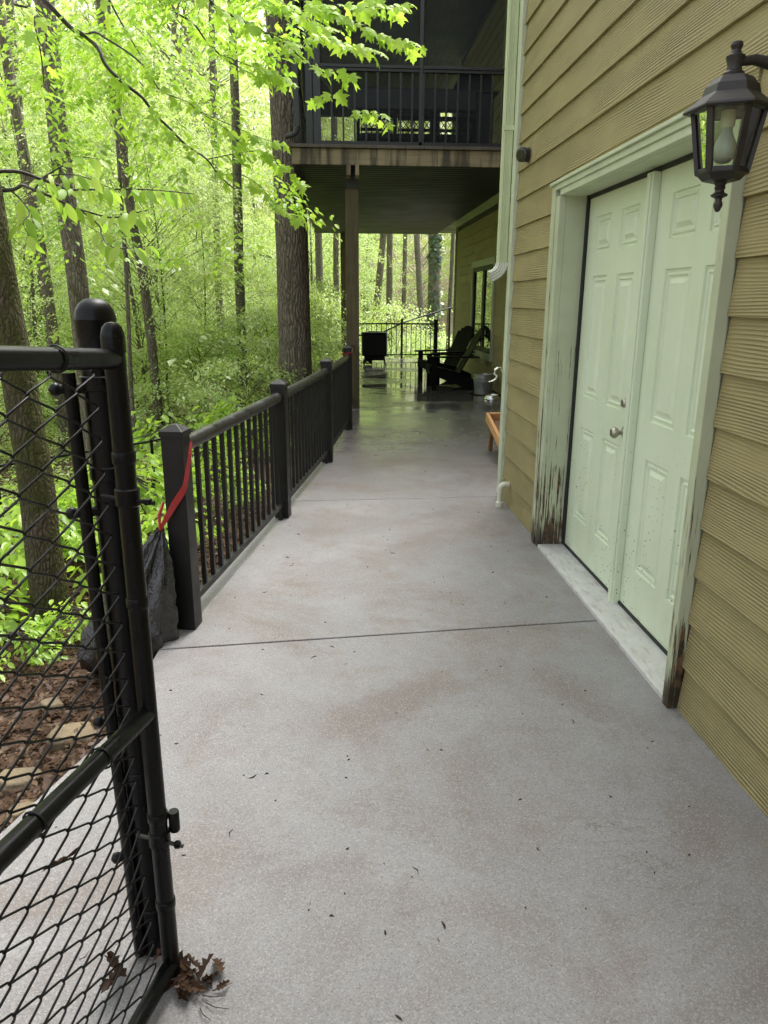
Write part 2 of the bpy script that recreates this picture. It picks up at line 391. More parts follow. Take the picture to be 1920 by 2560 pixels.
# ------------------------------------------------------------------ ground
EDGE = [(-2.6, -6.0), (-1.75, .3), (-.985, 1.8), (-.815, 2.33), (-.79, 2.93), (-.775, 3.28), (-.46, 5.07), (-.165, 6.81), (.05, 8.645), (.16, 10.6), (.2, 20.0)]
EX = np.array([e[0] for e in EDGE]); EY = np.array([e[1] for e in EDGE])

def terrain(x, y):
    x = np.asarray(x, float); y = np.asarray(y, float)
    d = np.maximum(np.maximum(np.interp(y, EY, EX) - x, y - 20.0), 0)
    z = -.10 - .24*np.minimum(d, 2.2) - 1.6*(1-np.exp(-np.maximum(d-2.2, 0)/6.)) + .16*np.maximum(d-16, 0)
    k = np.clip(d/1.5, 0, 1)
    z = z + k*(.10*np.sin(x*1.7+y*.9)*np.sin(y*1.3-x*.4) + .05*np.sin(3.1*x-2.2*y)) + np.clip(d/20, 0, 1)*.8*np.sin(x*.23+.4)*np.sin(y*.19)
    inside = (x > np.interp(y, EY, EX) + .02) & (y < 19.96)
    return np.where(inside, -.32, z)

gx = np.concatenate([np.linspace(-150, -12, 60), np.linspace(-11.5, 6, 110), np.linspace(7, 60, 22)])
gy = np.concatenate([np.linspace(-40, -1, 20), np.linspace(-.8, 22, 140), np.linspace(23, 190, 60)])
XX, YY = np.meshgrid(gx, gy); ZZ = terrain(XX, YY)
V = np.stack([XX, YY, ZZ], -1).reshape(-1, 3); nx, ny = len(gx), len(gy)
ii = (np.arange(ny-1)[:, None]*nx + np.arange(nx-1)[None]).ravel()
gnd = np_mesh('ground', V, np.stack([ii, ii+1, ii+1+nx, ii+nx], -1), M['floor'], smooth=True); tag(gnd, 'leaf littered forest ground falling away beside the concrete walk', None, None, 'structure')

# concrete walk: slabs parted by sawn joints
walk = bpy.data.objects.new('walkway', None); COL.objects.link(walk); tag(walk, 'grey concrete walk and patio along the house', None, None, 'structure')
JO = [(-6.0, 0), (3.058, .0995), (5.452, .05), (7.75, .03), (10.25, .02), (13.3, .0), (16.6, .0), (20.0, .0)]
def ex(y): return float(np.interp(y, EY, EX))
for i in range(len(JO)-1):
    (a0, b0), (a1, b1) = JO[i], JO[i+1]; gp = .0055
    yl0 = a0 + b0*ex(a0); yl1 = a1 + b1*ex(a1); xr0 = 1.262 if a0 < 5 else 2.66; xr1 = 1.262 if a1 < 5.5 else 2.66
    poly = [(ex(yl0), yl0 + gp)] + [(xr0, a0 + b0*xr0 + gp)] if i else [(ex(yl0), yl0), (xr0, a0)]
    if a0 < 5.5 and a1 > 5.5: poly = [(ex(yl0), yl0+gp), (1.262, a0+b0*1.262+gp), (1.262, 5.6), (2.66, 5.6)] if a0 < 5.4 else poly
    if i == 2: poly = [(ex(yl0), yl0+gp), (1.262, a0+b0*1.262+gp), (1.262, 5.575), (2.66, 5.575)]
    poly += [(xr1, a1 + b1*xr1 - gp), (ex(yl1), yl1 - gp)]
    for (px, py) in EDGE[::-1]:
        if yl0 + .05 < py < yl1 - .05: poly.append((px, py))
    MB().prism(poly, -.30, 0.0).build('slab', M['concrete'], walk, bevel=.004)
base_m = MB().prism([(x+.03, y) for x, y in EDGE] + [(2.7, 20), (2.7, 5.6), (1.3, 5.6), (1.3, -6)], -.34, -.035)
base_m.build('slab_bed', M['weather'], walk)

# ------------------------------------------------------------------ house
W, FWX, EXPO = 1.253, 2.62, .178
house = thing('house', 'tan lap sided house with cream double doors beside the walk', 'house', (1.5, 2.5, 0))
MB().box(1.285, 1.40, -6, 2.40, 0, 5.9).box(1.285, 1.40, 4.33, 5.55, 0, 5.9).box(1.285, 1.40, 2.40, 4.33, 2.06, 5.9).box(1.46, 6.5, -6, 5.55, 0, 5.9).build('wall_core', M['core'], house)
MB().box(2.66, 6.5, 5.56, 12.68, 0, 6.25).box(2.66, 6.5, 14.62, 16.88, 0, 6.25).box(2.66, 6.5, 12.68, 14.62, 0, .58).box(2.66, 6.5, 12.68, 14.62, 2.09, 6.25).box(2.95, 6.5, 12.68, 14.62, .58, 2.09).build('wall_core', M['core'], house)

def board(x, y0, y1, z, h=EXPO, face=-1):
    t, l = .013, .0165; hh = h + .022
    vs_ = []
    for y in (y0, y1): vs_ += [(x, y, z), (x + t, y, z), (x + l + t, y, z + hh), (x + l, y, z + hh)]
    return MB().add(vs_, [(3, 2, 1, 0), (4, 5, 6, 7), (0, 1, 5, 4), (1, 2, 6, 5), (2, 3, 7, 6), (3, 0, 4, 7)])
Z0 = 3.19984 - 17*EXPO
zs = [Z0 - EXPO + .004] + [Z0 + EXPO*i for i in range(32)]
rs = random.Random(4)
for i, z in enumerate(zs):
    h = EXPO - .004 if i == 0 else EXPO
    segs = []
    if z + EXPO < 2.07: segs = [(-6, rs.uniform(-3.5, -1.5), 2.383), (4.402, None, 5.440)]
    elif z < 2.075: segs = [(-6, rs.uniform(-3, -1), 2.383), (4.402, None, 5.440)]
    else: segs = [(-6, rs.uniform(-2, 1.2), 5.440)]
    if abs(z - (3.19984 - 6*EXPO)) < .01: segs = [(-6, 4.93, 5.440)]
    for a, j, b in segs:
        cuts = [a, b] if j is None else [a, j, b]
        for c0, c1 in zip(cuts[:-1], cuts[1:]):
            board(W, c0 + .001, c1 - .001, z, h).build('siding_board', M['siding'], house)
zc = [z for z in zs if z < 2.075 < z + EXPO]
for z in zc:      # the course cut round the head of the door
    top = z + EXPO + .02
    MB().box(W + .004, W + .014, 2.384, 4.40, 2.0765, top).build('siding_board', M['siding'], house)
for i in range(34):
    z = .02 + EXPO*i
    if z > 6.0: continue
    segs = [(5.6, 9.2, 16.85)]
    if .40 < z + EXPO and z < 2.16: segs = [(5.6, 10.3, 12.60), (14.70, None, 16.85)]
    if 2.95 < z + EXPO < 3.2: continue
    for a, j, b in segs:
        cuts = [a, b] if j is None else [a, j, b]
        for c0, c1 in zip(cuts[:-1], cuts[1:]):
            board(FWX, c0 + .001, c1 - .001, z).build('siding_board', M['siding'], house)
MB().box(W-.018, W+.03, 5.44, 5.535, .015, 5.9).build('corner_board', M['trim'], house, bevel=.003)
MB().box(W+.03, W+.14, 5.535, 5.555, .015, 5.9).build('corner_board', M['trim'], house)
MB().box(FWX+.002, FWX+.018, 12.601, 14.699, 2.172, 2.352).build('siding_board', M['siding'], house)
MB().box(FWX+.002, FWX+.018, 12.601, 14.699, .376, .478).build('siding_board', M['siding'], house)
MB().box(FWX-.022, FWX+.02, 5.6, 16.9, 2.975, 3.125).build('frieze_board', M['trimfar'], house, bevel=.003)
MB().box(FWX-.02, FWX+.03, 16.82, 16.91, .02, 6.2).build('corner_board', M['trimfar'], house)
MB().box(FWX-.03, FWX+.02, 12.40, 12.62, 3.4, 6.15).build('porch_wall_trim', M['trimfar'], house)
MB().box(1.0, 6.6, -6.2, 5.8, 5.9, 6.05).box(1.0, 1.05, -6.2, 5.8, 5.75, 5.9).build('eave', M['trim'], house)

# door frame
fr = house
MB().box(1.216, 1.262, 4.335, 4.402, .0, 2.078).box(1.224, 1.262, 4.268, 4.335, .0, 2.02).build('door_casing', M['jamb'], fr, bevel=.003)
MB().box(1.262, 1.44, 4.268, 4.335, .0, 2.04).build('door_jamb', M['jamb'], fr)
MB().box(1.216, 1.262, 2.385, 2.428, .0, 2.078).box(1.226, 1.262, 2.428, 2.452, .0, 2.02).build('door_casing', M['jamb'], fr, bevel=.003)
MB().box(1.262, 1.44, 2.395, 2.440, .0, 2.04).build('door_jamb', M['jamb'], fr)
MB().box(1.214, 1.262, 2.428, 4.335, 2.050, 2.078).box(1.200, 1.262, 2.380, 4.407, 2.078, 2.094).box(1.224, 1.262, 2.452, 4.268, 2.018, 2.050).build('door_head_casing', M['trim'], fr, bevel=.003)
MB().box(1.262, 1.44, 2.44, 4.268, 2.018, 2.06).build('door_head_jamb', M['trim'], fr)
MB().box(1.373, 1.40, 4.246, 4.268, .03, 2.018).box(1.373, 1.40, 2.44, 2.456, .03, 2.018).box(1.378, 1.40, 2.456, 4.246, 2.000, 2.018).box(1.380, 1.41, 2.456, 4.246, .021, .034).build('weather_strip', M['weather'], fr)
MB().box(1.226, 1.43, 2.44, 4.335, -.005, .020).build('threshold', M['threshold'], fr, bevel=.004)

ROWS = [(.245, .780), (.950, 1.597), (1.715, 1.897)]
def door_leaf(y0, y1, cols, x=1.388):
    m = MB(); ys = sorted([y0, y1] + [c for p in cols for c in p]); zz = sorted([.036, 1.998] + [c for p in ROWS for c in p])
    for a, b in zip(ys[:-1], ys[1:]):
        for c, d in zip(zz[:-1], zz[1:]):
            if (a, b) in cols and (c, d) in ROWS: continue
            m.add([(x, a, c), (x, b, c), (x, b, d), (x, a, d)], [(3, 2, 1, 0)])
    m.add([(x, y0, .036), (x+.04, y0, .036), (x+.04, y0, 1.998), (x, y0, 1.998)], [(3, 2, 1, 0)])
    m.add([(x, y1, .036), (x+.04, y1, .036), (x+.04, y1, 1.998), (x, y1, 1.998)], [(0, 1, 2, 3)])
    m.add([(x, y0, .036), (x+.04, y0, .036), (x+.04, y1, .036), (x, y1, .036)], [(0, 1, 2, 3)])
    m.add([(x+.04, y0, .036), (x+.04, y1, .036), (x+.04, y1, 1.998), (x+.04, y0, 1.998)], [(0, 1, 2, 3)])
    leaf = m.build('door', M['door'], house)
    for a, b in cols:
        for c, d in ROWS:
            q = MB(); L = [(0, 0), (.004, .010), (.014, .011), (.020, .004), (.026, .004), (.031, .011), (.040, .011), (.060, .001)]
            vs_ = []
            for ins, dx in L: vs_ += [(x+dx, a+ins, c+ins), (x+dx, b-ins, c+ins), (x+dx, b-ins, d-ins), (x+dx, a+ins, d-ins)]
            fs_ = [(k*4+j, k*4+4+j, k*4+4+(j+1) % 4, k*4+(j+1) % 4) for k in range(len(L)-1) for j in range(4)]
            e = (len(L)-1)*4; fs_.append((e+3, e+2, e+1, e))
            q.add(vs_, fs_).build('panel', M['door'], leaf)
    return leaf
dl = door_leaf(3.392, 4.244, [(3.540, 3.760), (3.900, 4.122)])
dr = door_leaf(2.458, 3.388, [(2.610, 2.845), (2.958, 3.196)])
MB().box(1.352, 1.388, 3.330, 3.398, .012, 1.998).box(1.345, 1.353, 3.346, 3.384, .014, 1.996).build('astragal', M['door'], dr, bevel=.004)
def xl(m, prof, c, n=20):      # lathe about the x axis: prof (r, x)
    q = MB().lathe(prof, (0, 0, 0), n); m.add([(c[0]+v[2], c[1]+v[0], c[2]+v[1]) for v in q.v], q.f); return m
kb = xl(MB(), [(.0, -.072), (.018, -.070), (.027, -.060), (.028, -.050), (.022, -.040), (.012, -.032), (.010, -.016), (.016, -.010), (.031, -.007), (.033, .0)], (1.388, 3.462, .855), 24)
kb.build('door_knob', M['nickel'], dl, smooth=40)
xl(MB(), [(.0, -.036), (.017, -.035), (.021, -.030), (.024, -.006), (.031, -.004), (.032, .0)], (1.388, 3.447, 1.000), 24).build('deadbolt', M['nickel'], dl, smooth=40)

# far wall window
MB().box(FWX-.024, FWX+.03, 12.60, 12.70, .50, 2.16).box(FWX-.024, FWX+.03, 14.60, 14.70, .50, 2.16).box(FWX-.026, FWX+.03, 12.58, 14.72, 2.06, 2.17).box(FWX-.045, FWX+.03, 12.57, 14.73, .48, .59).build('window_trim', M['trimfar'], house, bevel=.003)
for y0, y1 in ((12.70, 13.60), (13.62, 14.60)):
    wnd = MB().box(FWX-.005, FWX+.05, y0, y0+.075, .59, 2.06).box(FWX-.005, FWX+.05, y1-.075, y1, .59, 2.06).box(FWX-.005, FWX+.05, y0+.075, y1-.075, .59, .665).box(FWX-.005, FWX+.05, y0+.075, y1-.075, 1.985, 2.06).build('window', M['weather'], house)
    MB().box(FWX+.018, FWX+.024, y0+.075, y1-.075, .665, 1.985).build('pane', M['window'], wnd)

# ------------------------------------------------------------------ fixtures on the house
# downspout with elbow
ds = thing('downspout', 'cream ribbed downspout ending in a white elbow at the house corner', 'downspout', (1.20, 5.6, 1.7))
def ribbed(x, y, w, d, n=5):
    p = [(x-w/2, y-d/2)]
    for i in range(n):
        a = x - w/2 + w*(i+.25)/n; b = x - w/2 + w*(i+.75)/n
        p += [(a, y-d/2), (a+w*.06, y-d/2-.008), (b-w*.06, y-d/2-.008), (b, y-d/2)]
    p += [(x+w/2, y-d/2), (x+w/2, y+d/2), (x-w/2, y+d/2)]
    return p
def sweep(m, sec, frames):
    k = len(sec); vs_ = []
    for o, a, b in frames: vs_ += [Vector(o) + Vector(a)*u + Vector(b)*v for u, v in sec]
    fs_ = [(i*k+j, i*k+(j+1) % k, (i+1)*k+(j+1) % k, (i+1)*k+j) for i in range(len(frames)-1) for j in range(k)]
    m.add(vs_, fs_ + [tuple(range(k))[::-1], tuple((len(frames)-1)*k+j for j in range(k))]); return m
sec = ribbed(0, 0, .066, .062, 4)
sweep(MB(), sec, [((1.206, 5.605, 1.73), (1, 0, 0), (0, 1, 0)), ((1.206, 5.605, 5.8), (1, 0, 0), (0, 1, 0))]).build('pipe', M['downspout'], ds)
el = []
for t in range(9):
    a = math.radians(62)*t/8; R = .09
    o = (1.206 - R*(1-math.cos(a)), 5.605 - .01*t/8, 1.732 - R*math.sin(a)); el.append((o, (math.cos(a)*1.06, 0, -math.sin(a)*1.06) if False else (math.cos(a), 0, -math.sin(a)), (0, 1.02, 0)))
a = math.radians(62); o = el[-1][0]; el.append(((o[0]-.035*math.sin(a), o[1], o[2]-.035*math.cos(a)), el[-1][1], el[-1][2]))
sec2 = [(u*1.08, v*1.08) for u, v in sec]
elm = MB(); k = len(sec2)
vs_ = []
for o, aa, bb in el: vs_ += [Vector(o) + Vector(aa)*u + Vector(bb)*v for u, v in sec2]
elm.add(vs_, [(i*k+j, i*k+(j+1) % k, (i+1)*k+(j+1) % k, (i+1)*k+j) for i in range(len(el)-1) for j in range(k)])
e_ob = elm.build('elbow', M['elbow'], ds); sm = e_ob.modifiers.new('wall', 'SOLIDIFY'); sm.thickness = .003
for z in (2.6, 3.9): MB().box(1.166, 1.246, 5.562, 5.574, z, z+.03).build('bracket', M['downspout'], ds)
# loose strap
st = thing('pipe_strap', 'bent white metal strap hanging loose from the corner board', 'strap', (1.22, 5.55, .93))
pts = [(1.232, 5.545, .955), (1.222, 5.53, .985), (1.195, 5.51, .992), (1.172, 5.50, .975), (1.168, 5.50, .945), (1.190, 5.51, .925), (1.180, 5.51, .905), (1.150, 5.50, .890), (1.128, 5.50, .885)]
m = MB()
for p, q in zip(pts[:-1], pts[1:]): m.bar(p, q, .028, .0025, (1, 0, .3) if abs(q[2]-p[2]) > abs(q[0]-p[0]) else (0, 0, 1))
m.build('band', M['elbow'], st)
# pvc drain
pv = thing('drain_pipe', 'white plastic drain elbow coming out of the wall into the slab', 'pipe', (1.19, 5.2, 0))
arc = [(1.253, 5.22, .165), (1.225, 5.215, .166)] + [(1.222 - .034*math.sin(t), 5.213, .133 + .034*math.cos(t)) for t in np.linspace(.2, math.pi/2, 6)]
MB().tube(arc + [(1.187, 5.212, .11)], .0215, 14).build('elbow', M['pvc'], pv, smooth=50)
MB().lathe([(.0175, .0), (.0175, .118)], (1.187, 5.212, .0), 14).build('riser', M['pvc'], pv, smooth=50)
MB().lathe([(.027, .0), (.028, .004), (.028, .034), (.024, .038), (.018, .038)], (1.187, 5.212, .0), 16).build('collar', M['pvc'], pv, smooth=40)
# camera
sc_ = thing('security_camera', 'small dark dome camera on the siding by the corner', 'camera', (1.235, 5.16, 2.37))
xl(MB(), [(.044, .0), (.045, -.012), (.036, -.022)][::-1], (1.253, 5.15, 2.372), 20).build('mount', M['cam'], sc_, smooth=40)
d_ = Vector((-.8, -.55, -.1)).normalized(); c_ = Vector((1.222, 5.145, 2.372))
MB().tube([c_ - d_*.03, c_ - d_*.02, c_, c_ + d_*.03, c_ + d_*.034], [.022, .036, .045, .044, .038], 20).build('housing', M['cam'], sc_, smooth=40)
MB().tube([c_ + d_*.0335, c_ + d_*.0365], [.032, .030], 18).build('lens', M['lens'], sc_, smooth=40)
# lantern
LC = Vector((1.0, 2.02, 0)); ln = thing('wall_lantern', 'bronze six sided lantern with clear panes on a bracket beside the double doors', 'lantern', (1.0, 2.02, 1.70))
PH = math.radians(33.7)
hexm = MB().lathe([(.022, 2.010), (.048, 2.003), (.064, 1.985), (.070, 1.965), (.082, 1.955), (.108, 1.936), (.112, 1.930), (.104, 1.926), (.080, 1.930)], LC, 6, PH)
roof = hexm.build('roof', M['lantern'], ln, bevel=.002)
MB().lathe([(.025, 2.008), (.026, 2.014), (.019, 2.020), (.017, 2.032), (.021, 2.044), (.023, 2.052), (.014, 2.058), (.011, 2.066), (.015, 2.076), (.013, 2.083), (.0, 2.085)], LC, 18).build('finial', M['lantern'], ln, smooth=35)
for k in range(6):
    t = 2*math.pi*k/6 + PH; c, s_ = math.cos(t), math.sin(t)
    MB().bar((LC.x+.086*c, LC.y+.086*s_, 1.930), (LC.x+.061*c, LC.y+.061*s_, 1.786), .016, .010, (c, s_, 0)).build('cage_bar', M['lantern'], ln)
    t2 = t + math.pi/3; c2, s2 = math.cos(t2), math.sin(t2)
    q = [Vector((LC.x+r*cc, LC.y+r*ss, z)) for r, cc, ss, z in ((.081, c, s_, 1.926), (.081, c2, s2, 1.926), (.057, c2, s2, 1.790), (.057, c, s_, 1.790))]
    MB().add(q, [(0, 1, 2, 3)]).build('pane', M['glass'], ln)
MB().lathe([(.064, 1.795), (.066, 1.790), (.066, 1.782), (.058, 1.778), (.046, 1.766), (.030, 1.762)], LC, 6, PH).build('base', M['lantern'], ln, bevel=.0015)
MB().lathe([(.018, 1.764), (.012, 1.754), (.014, 1.749), (.011, 1.744), (.012, 1.738), (.021, 1.733), (.020, 1.729), (.009, 1.724), (.0085, 1.718), (.011, 1.712), (.0115, 1.706), (.006, 1.693), (.0, 1.690)], LC, 16).build('drop_finial', M['lantern'], ln, smooth=35)
MB().lathe([(.017, 1.93), (.018, 1.895), (.014, 1.89)], LC, 16).build('lamp_socket', M['pvc'], ln, smooth=40)
MB().lathe([(.013, 1.892), (.015, 1.878), (.026, 1.855), (.0295, 1.838), (.026, 1.820), (.014, 1.809), (.0, 1.806)], LC, 20).build('bulb', M['bulb'], ln, smooth=60)
arm = [(LC.x+.012, LC.y, 2.040), (LC.x+.05, LC.y, 2.046), (LC.x+.10, LC.y, 2.036), (LC.x+.16, LC.y, 2.005), (LC.x+.21, LC.y, 1.955), (LC.x+.245, LC.y, 1.90)]
MB().tube(arm, [.010, .013, .015, .016, .014, .012], 12).build('arm', M['lantern'], ln, smooth=50)
MB().box(1.238, 1.252, 1.965, 2.075, 1.78, 1.99).build('back_plate', M['lantern'], ln, bevel=.004)

# ------------------------------------------------------------------ walkway railing
rl = thing('walkway_railing', 'dark bronze metal railing with capped posts along the walk', 'railing', (-.70, 3.22, 0))
PO = [(-.704, 3.222, .946), (-.388, 5.022, .952), (-.096, 6.858, .958), (.126, 8.69, .966)]
PE = (.205, 10.43)
def rotbox(m, cx, cy, hw, z0, z1, ang, top=None):
    c, s_ = math.cos(ang), math.sin(ang); h2 = hw if top is None else top
    q = [(cx + (c*u - s_*v)*h, cy + (s_*u + c*v)*h, z) for z, h in ((z0, hw), (z1, h2)) for u, v in ((-1, -1), (1, -1), (1, 1), (-1, 1))]
    return m.add(q, [(3,2,1,0),(4,5,6,7),(0,1,5,4),(1,2,6,5),(2,3,7,6),(3,0,4,7)])
for i, (x, y, h) in enumerate(PO):
    nxt = PO[i+1] if i < 3 else PE; ang = -math.atan2(nxt[0]-x, nxt[1]-y)
    po = rotbox(MB(), x, y, .048, .0, h - .045, ang).build('post', M['rail'], rl, bevel=.003)
    cp = rotbox(MB(), x, y, .0525, h - .05, h - .025, ang); rotbox(cp, x, y, .0525, h - .025, h, ang, .018)
    cp.build('post_cap', M['rail'], po, bevel=.0015)
for i in range(4):
    a = Vector((PO[i][0], PO[i][1], 0)); b = Vector((PO[i+1][0], PO[i+1][1], 0)) if i < 3 else Vector((PE[0], PE[1], 0))
    d = (b-a).normalized(); n = Vector((d.y, -d.x, 0)); L = (b-a).length; e0, e1 = a + d*.046, b - d*(.046 if i < 3 else .0)
    zt_ = .845
    prof = [(-.026, -.030), (.026, -.030), (.033, -.016), (.033, .002), (.024, .020), (.010, .028), (-.010, .028), (-.024, .020), (-.033, .002), (-.033, -.016)]
    m = MB(); k = len(prof); vs_ = [p + n*u + Vector((0, 0, zt_ + w)) for p in (e0, e1) for u, w in prof]
    m.add(vs_, [(j, (j+1) % k, k+(j+1) % k, k+j) for j in range(k)] + [tuple(range(k))[::-1], tuple(range(k, 2*k))]).build('top_rail', M['railtop'], rl, smooth=50)
    MB().bar(e0 + Vector((0, 0, .105)), e1 + Vector((0, 0, .105)), .034, .034).build('bottom_rail', M['rail'], rl, bevel=.002)
    bn = [14, 14, 14, 13][i]
    for j in range(bn):
        p = e0 + d*((e1-e0).length*(j+.62)/(bn+.24)); ang = -math.atan2(d.x, d.y)
        rotbox(MB(), p.x, p.y, .0105, .118, zt_-.028, ang).build('baluster', M['rail'], rl)
    if i < 3:
        pm = e0.lerp(e1, .98)
        MB().bar(pm + Vector((0, 0, .0)), pm + Vector((0, 0, .09)), .03, .03, (1, 0, 0)).build('rail_foot', M['rail'], rl)
# red tie on a post
rt_ = thing('red_ribbon', 'thin red ribbon tied round the railing post beside the wooden column', 'ribbon', (.126, 8.69, .88))
cx, cy = .126, 8.69
MB().tube([(cx-.056, cy-.054, .875), (cx, cy-.058, .885), (cx+.054, cy-.055, .892), (cx+.056, cy+.05, .89), (cx-.05, cy+.056, .88), (cx-.056, cy-.054, .873), (cx+.03, cy-.058, .868)], .005, 6).build('band', M['red'], rt_)

# bin liner hanging on the first post
bg_ = thing('trash_bag', 'black plastic trash bag hanging by a red drawstring from the first railing post', 'bag', (-.93, 3.1, -.14))
cen = [(-.778, 3.135, .505, .012, .012), (-.785, 3.130, .485, .020, .018), (-.80, 3.125, .44, .042, .035), (-.83, 3.12, .36, .085, .06), (-.865, 3.11, .27, .125, .085), (-.90, 3.10, .17, .155, .105), (-.93, 3.09, .07, .180, .125), (-.945, 3.08, -.03, .195, .135), (-.95, 3.08, -.10, .185, .125), (-.95, 3.08, -.135, .14, .09), (-.95, 3.08, -.145, .02, .02)]
m = MB(); nb = 64; fine = []
for i in range(len(cen)-1):
    for t in range(5): fine.append([a + (b-a)*t/5 for a, b in zip(cen[i], cen[i+1])])
fine.append(list(cen[-1])); vs_ = []
for i, (x, y, z, rx, ry) in enumerate(fine):
    for k in range(nb):
        t = 2*math.pi*k/nb; f = i/len(fine)
        fold = 1 + .26*(1-.7*f)*math.sin(t*9 + 3*math.sin(f*4)) + .10*mnoise.noise(Vector((math.cos(t)*2.5, math.sin(t)*2.5, z*5))) + .09*mnoise.noise(Vector((math.cos(t)*9, math.sin(t)*9, z*26)))
        vs_.append((x + rx*fold*math.cos(t), y + ry*fold*math.sin(t), z + .01*mnoise.noise(Vector((k*.4, i*.5, 0)))))
m.add(vs_, [(i*nb+k, (i+1)*nb+k, (i+1)*nb+(k+1) % nb, i*nb+(k+1) % nb) for i in range(len(fine)-1) for k in range(nb)]).build('liner', M['bag'], bg_, smooth=70)
m = MB()
rib = [(-.776, 3.118, .500), (-.752, 3.150, .545), (-.715, 3.160, .605), (-.680, 3.162, .655), (-.664, 3.163, .685), (-.652, 3.172, .745), (-.642, 3.20, .815), (-.640, 3.24, .865)]
wd = [.008, .016, .020, .020, .016, .015, .012, .009]
vs_ = []
for p, w in zip(rib, wd): vs_ += [(p[0]-w*.55, p[1]-.001, p[2]+w*.5), (p[0]+w*.55, p[1]-.003, p[2]-w*.5)]
m.add(vs_, [(2*i, 2*i+1, 2*i+3, 2*i+2) for i in range(len(rib)-1)])
m.tube([(-.776, 3.118, .500), (-.782, 3.15, .56), (-.772, 3.20, .60)], [.006, .008, .006], 6)
ro = m.build('drawstring', M['red'], bg_); sm = ro.modifiers.new('t', 'SOLIDIFY'); sm.thickness = .0015

# ------------------------------------------------------------------ chain link gate and its post
GU = Vector((-.384, 1.33, 0)); GD = Vector((-.225, -.974, 0)).normalized(); GN = Vector((GD.y, -GD.x, 0))
gt = thing('chain_link_gate', 'black chain link gate standing open beside the walk', 'gate', GU)
GL = 1.06; GE = GU + GD*GL
GS = .075
def up_(v, z): return Vector((v.x, v.y, z + GS*(Vector((v.x, v.y, 0)) - GU).dot(GD)))
MB().lathe([(.0185, .02), (.0185, 1.385)], GU, 20).build('end_upright', M['black'], gt, smooth=50)
MB().lathe([(.0205, 1.375), (.0205, 1.402), (.0195, 1.408), (.0165, 1.418), (.010, 1.425), (.0, 1.427)], GU, 20).build('upright_cap', M['black'], gt, smooth=35)
MB().lathe([(.0185, .02), (.0185, 1.385)], GE, 20).build('end_upright', M['black'], gt, smooth=50)
MB().tube([up_(GU, 1.364), up_(GE, 1.364)], .0175, 18).build('top_rail', M['black'], gt, smooth=50)
MB().tube([up_(GU, .672), up_(GE, .672)], .0175, 18).build('middle_rail', M['black'], gt, smooth=50)
MB().tube([up_(GU, .045), up_(GE, .045)], .0175, 18).build('bottom_rail', M['black'], gt, smooth=50)
wp, wq, wr = .058, .029, .0022
for k in range(17):
    s0 = .062 + k*wp; pts = []
    J = int(1.345/wq)
    for j in range(J):
        z = .035 + j*wq; side = 1 if (j + k) % 2 == 0 else -1
        sv = s0 + side*wp/2
        bulge = .006*math.sin(z*5.1 + sv*7) + .010*mnoise.noise(Vector((sv*5, z*3.1, 2.2))) + .022
        sl = .007*mnoise.noise(Vector((sv*6, z*4.3, 7.7)))*(1.8 if k < 3 else 1.0)
        s = s0 + side*(wp/2 + .0022) + sl
        dz = wq*.16
        for zz, ss, dep in ((z - dz, s - side*.0065, .0022*side), (z, s, 0), (z + dz, s - side*.0065, -.0022*side)):
            p = GU + GD*ss + GN*(bulge + dep); pts.append((p.x, p.y, zz + GS*ss))
    MB().tube(pts, wr, 6).build('mesh_wire', M['wire'], gt, smooth=60)
for k, s in enumerate((.17, .36, .62)):
    for zr in (1.364, .672):
        c = GU + GD*s; ring = []
        for t in np.linspace(0, 2*math.pi, 15)[:-1]: ring.append(up_(c, zr) + GN*(.0205*math.cos(t)) + Vector((0, 0, .0205*math.sin(t))) + GD*(.003*math.sin(t*.5)))
        MB().tube(ring + ring[:1], .002, 6).build('tie_wire', M['wire'], gt, smooth=60)
for k, z in enumerate((1.18, .90, .42, .20)):
    MB().lathe([(.0195, z), (.021, z+.002), (.021, z+.020), (.0195, z+.022)], GU, 18).build('tension_band', M['black'], gt, smooth=40)
for z in (1.10, .36):
    MB().lathe([(.0195, z), (.0225, z+.003), (.0225, z+.032), (.0195, z+.035)], GU, 18).build('hinge_clamp', M['black'], gt, smooth=40)
    MB().tube([(GU.x-.05, GU.y+.012, z+.016), (GU.x+.052, GU.y-.020, z+.010)], .0042, 8).build('hinge_bolt', M['lantern'] if z < .5 else M['black'], gt, smooth=50)
    MB().lathe([(.008, -.004), (.008, .006)], (GU.x+.040, GU.y-.017, z+.011), 6).build('hinge_nut', M['black'], gt)
MB().lathe([(.0105, .388), (.0115, .391), (.0115, .432), (.0105, .435)], (GU.x+.031, GU.y+.008, 0), 14).build('hinge_pin', M['black'], gt, smooth=40)
GP = Vector((-.440, 1.425, 0))
gp_ = thing('gate_post', 'thick black round gate post with a domed cap', 'post', GP)
MB().lathe([(.0345, -.02), (.0345, 1.41)], GP, 28).build('pipe', M['black'], gp_, smooth=50)
MB().lathe([(.0365, 1.395), (.0365, 1.425), (.0375, 1.428), (.0365, 1.432), (.034, 1.444), (.027, 1.456), (.016, 1.464), (.0, 1.466)], GP, 28).build('cap', M['black'], gp_, smooth=30)
for z in (1.30, 1.13, .46, .10):
    MB().lathe([(.0355, z), (.0375, z+.002), (.0375, z+.026), (.0355, z+.028)], GP, 24).build('band_clamp', M['black'], gp_, smooth=40)
rd = MB().tube([(-.470, 1.392, .01), (-.488, 1.394, 1.335)], .0125, 14).build('latch_rod', M['black'], gp_, smooth=50)
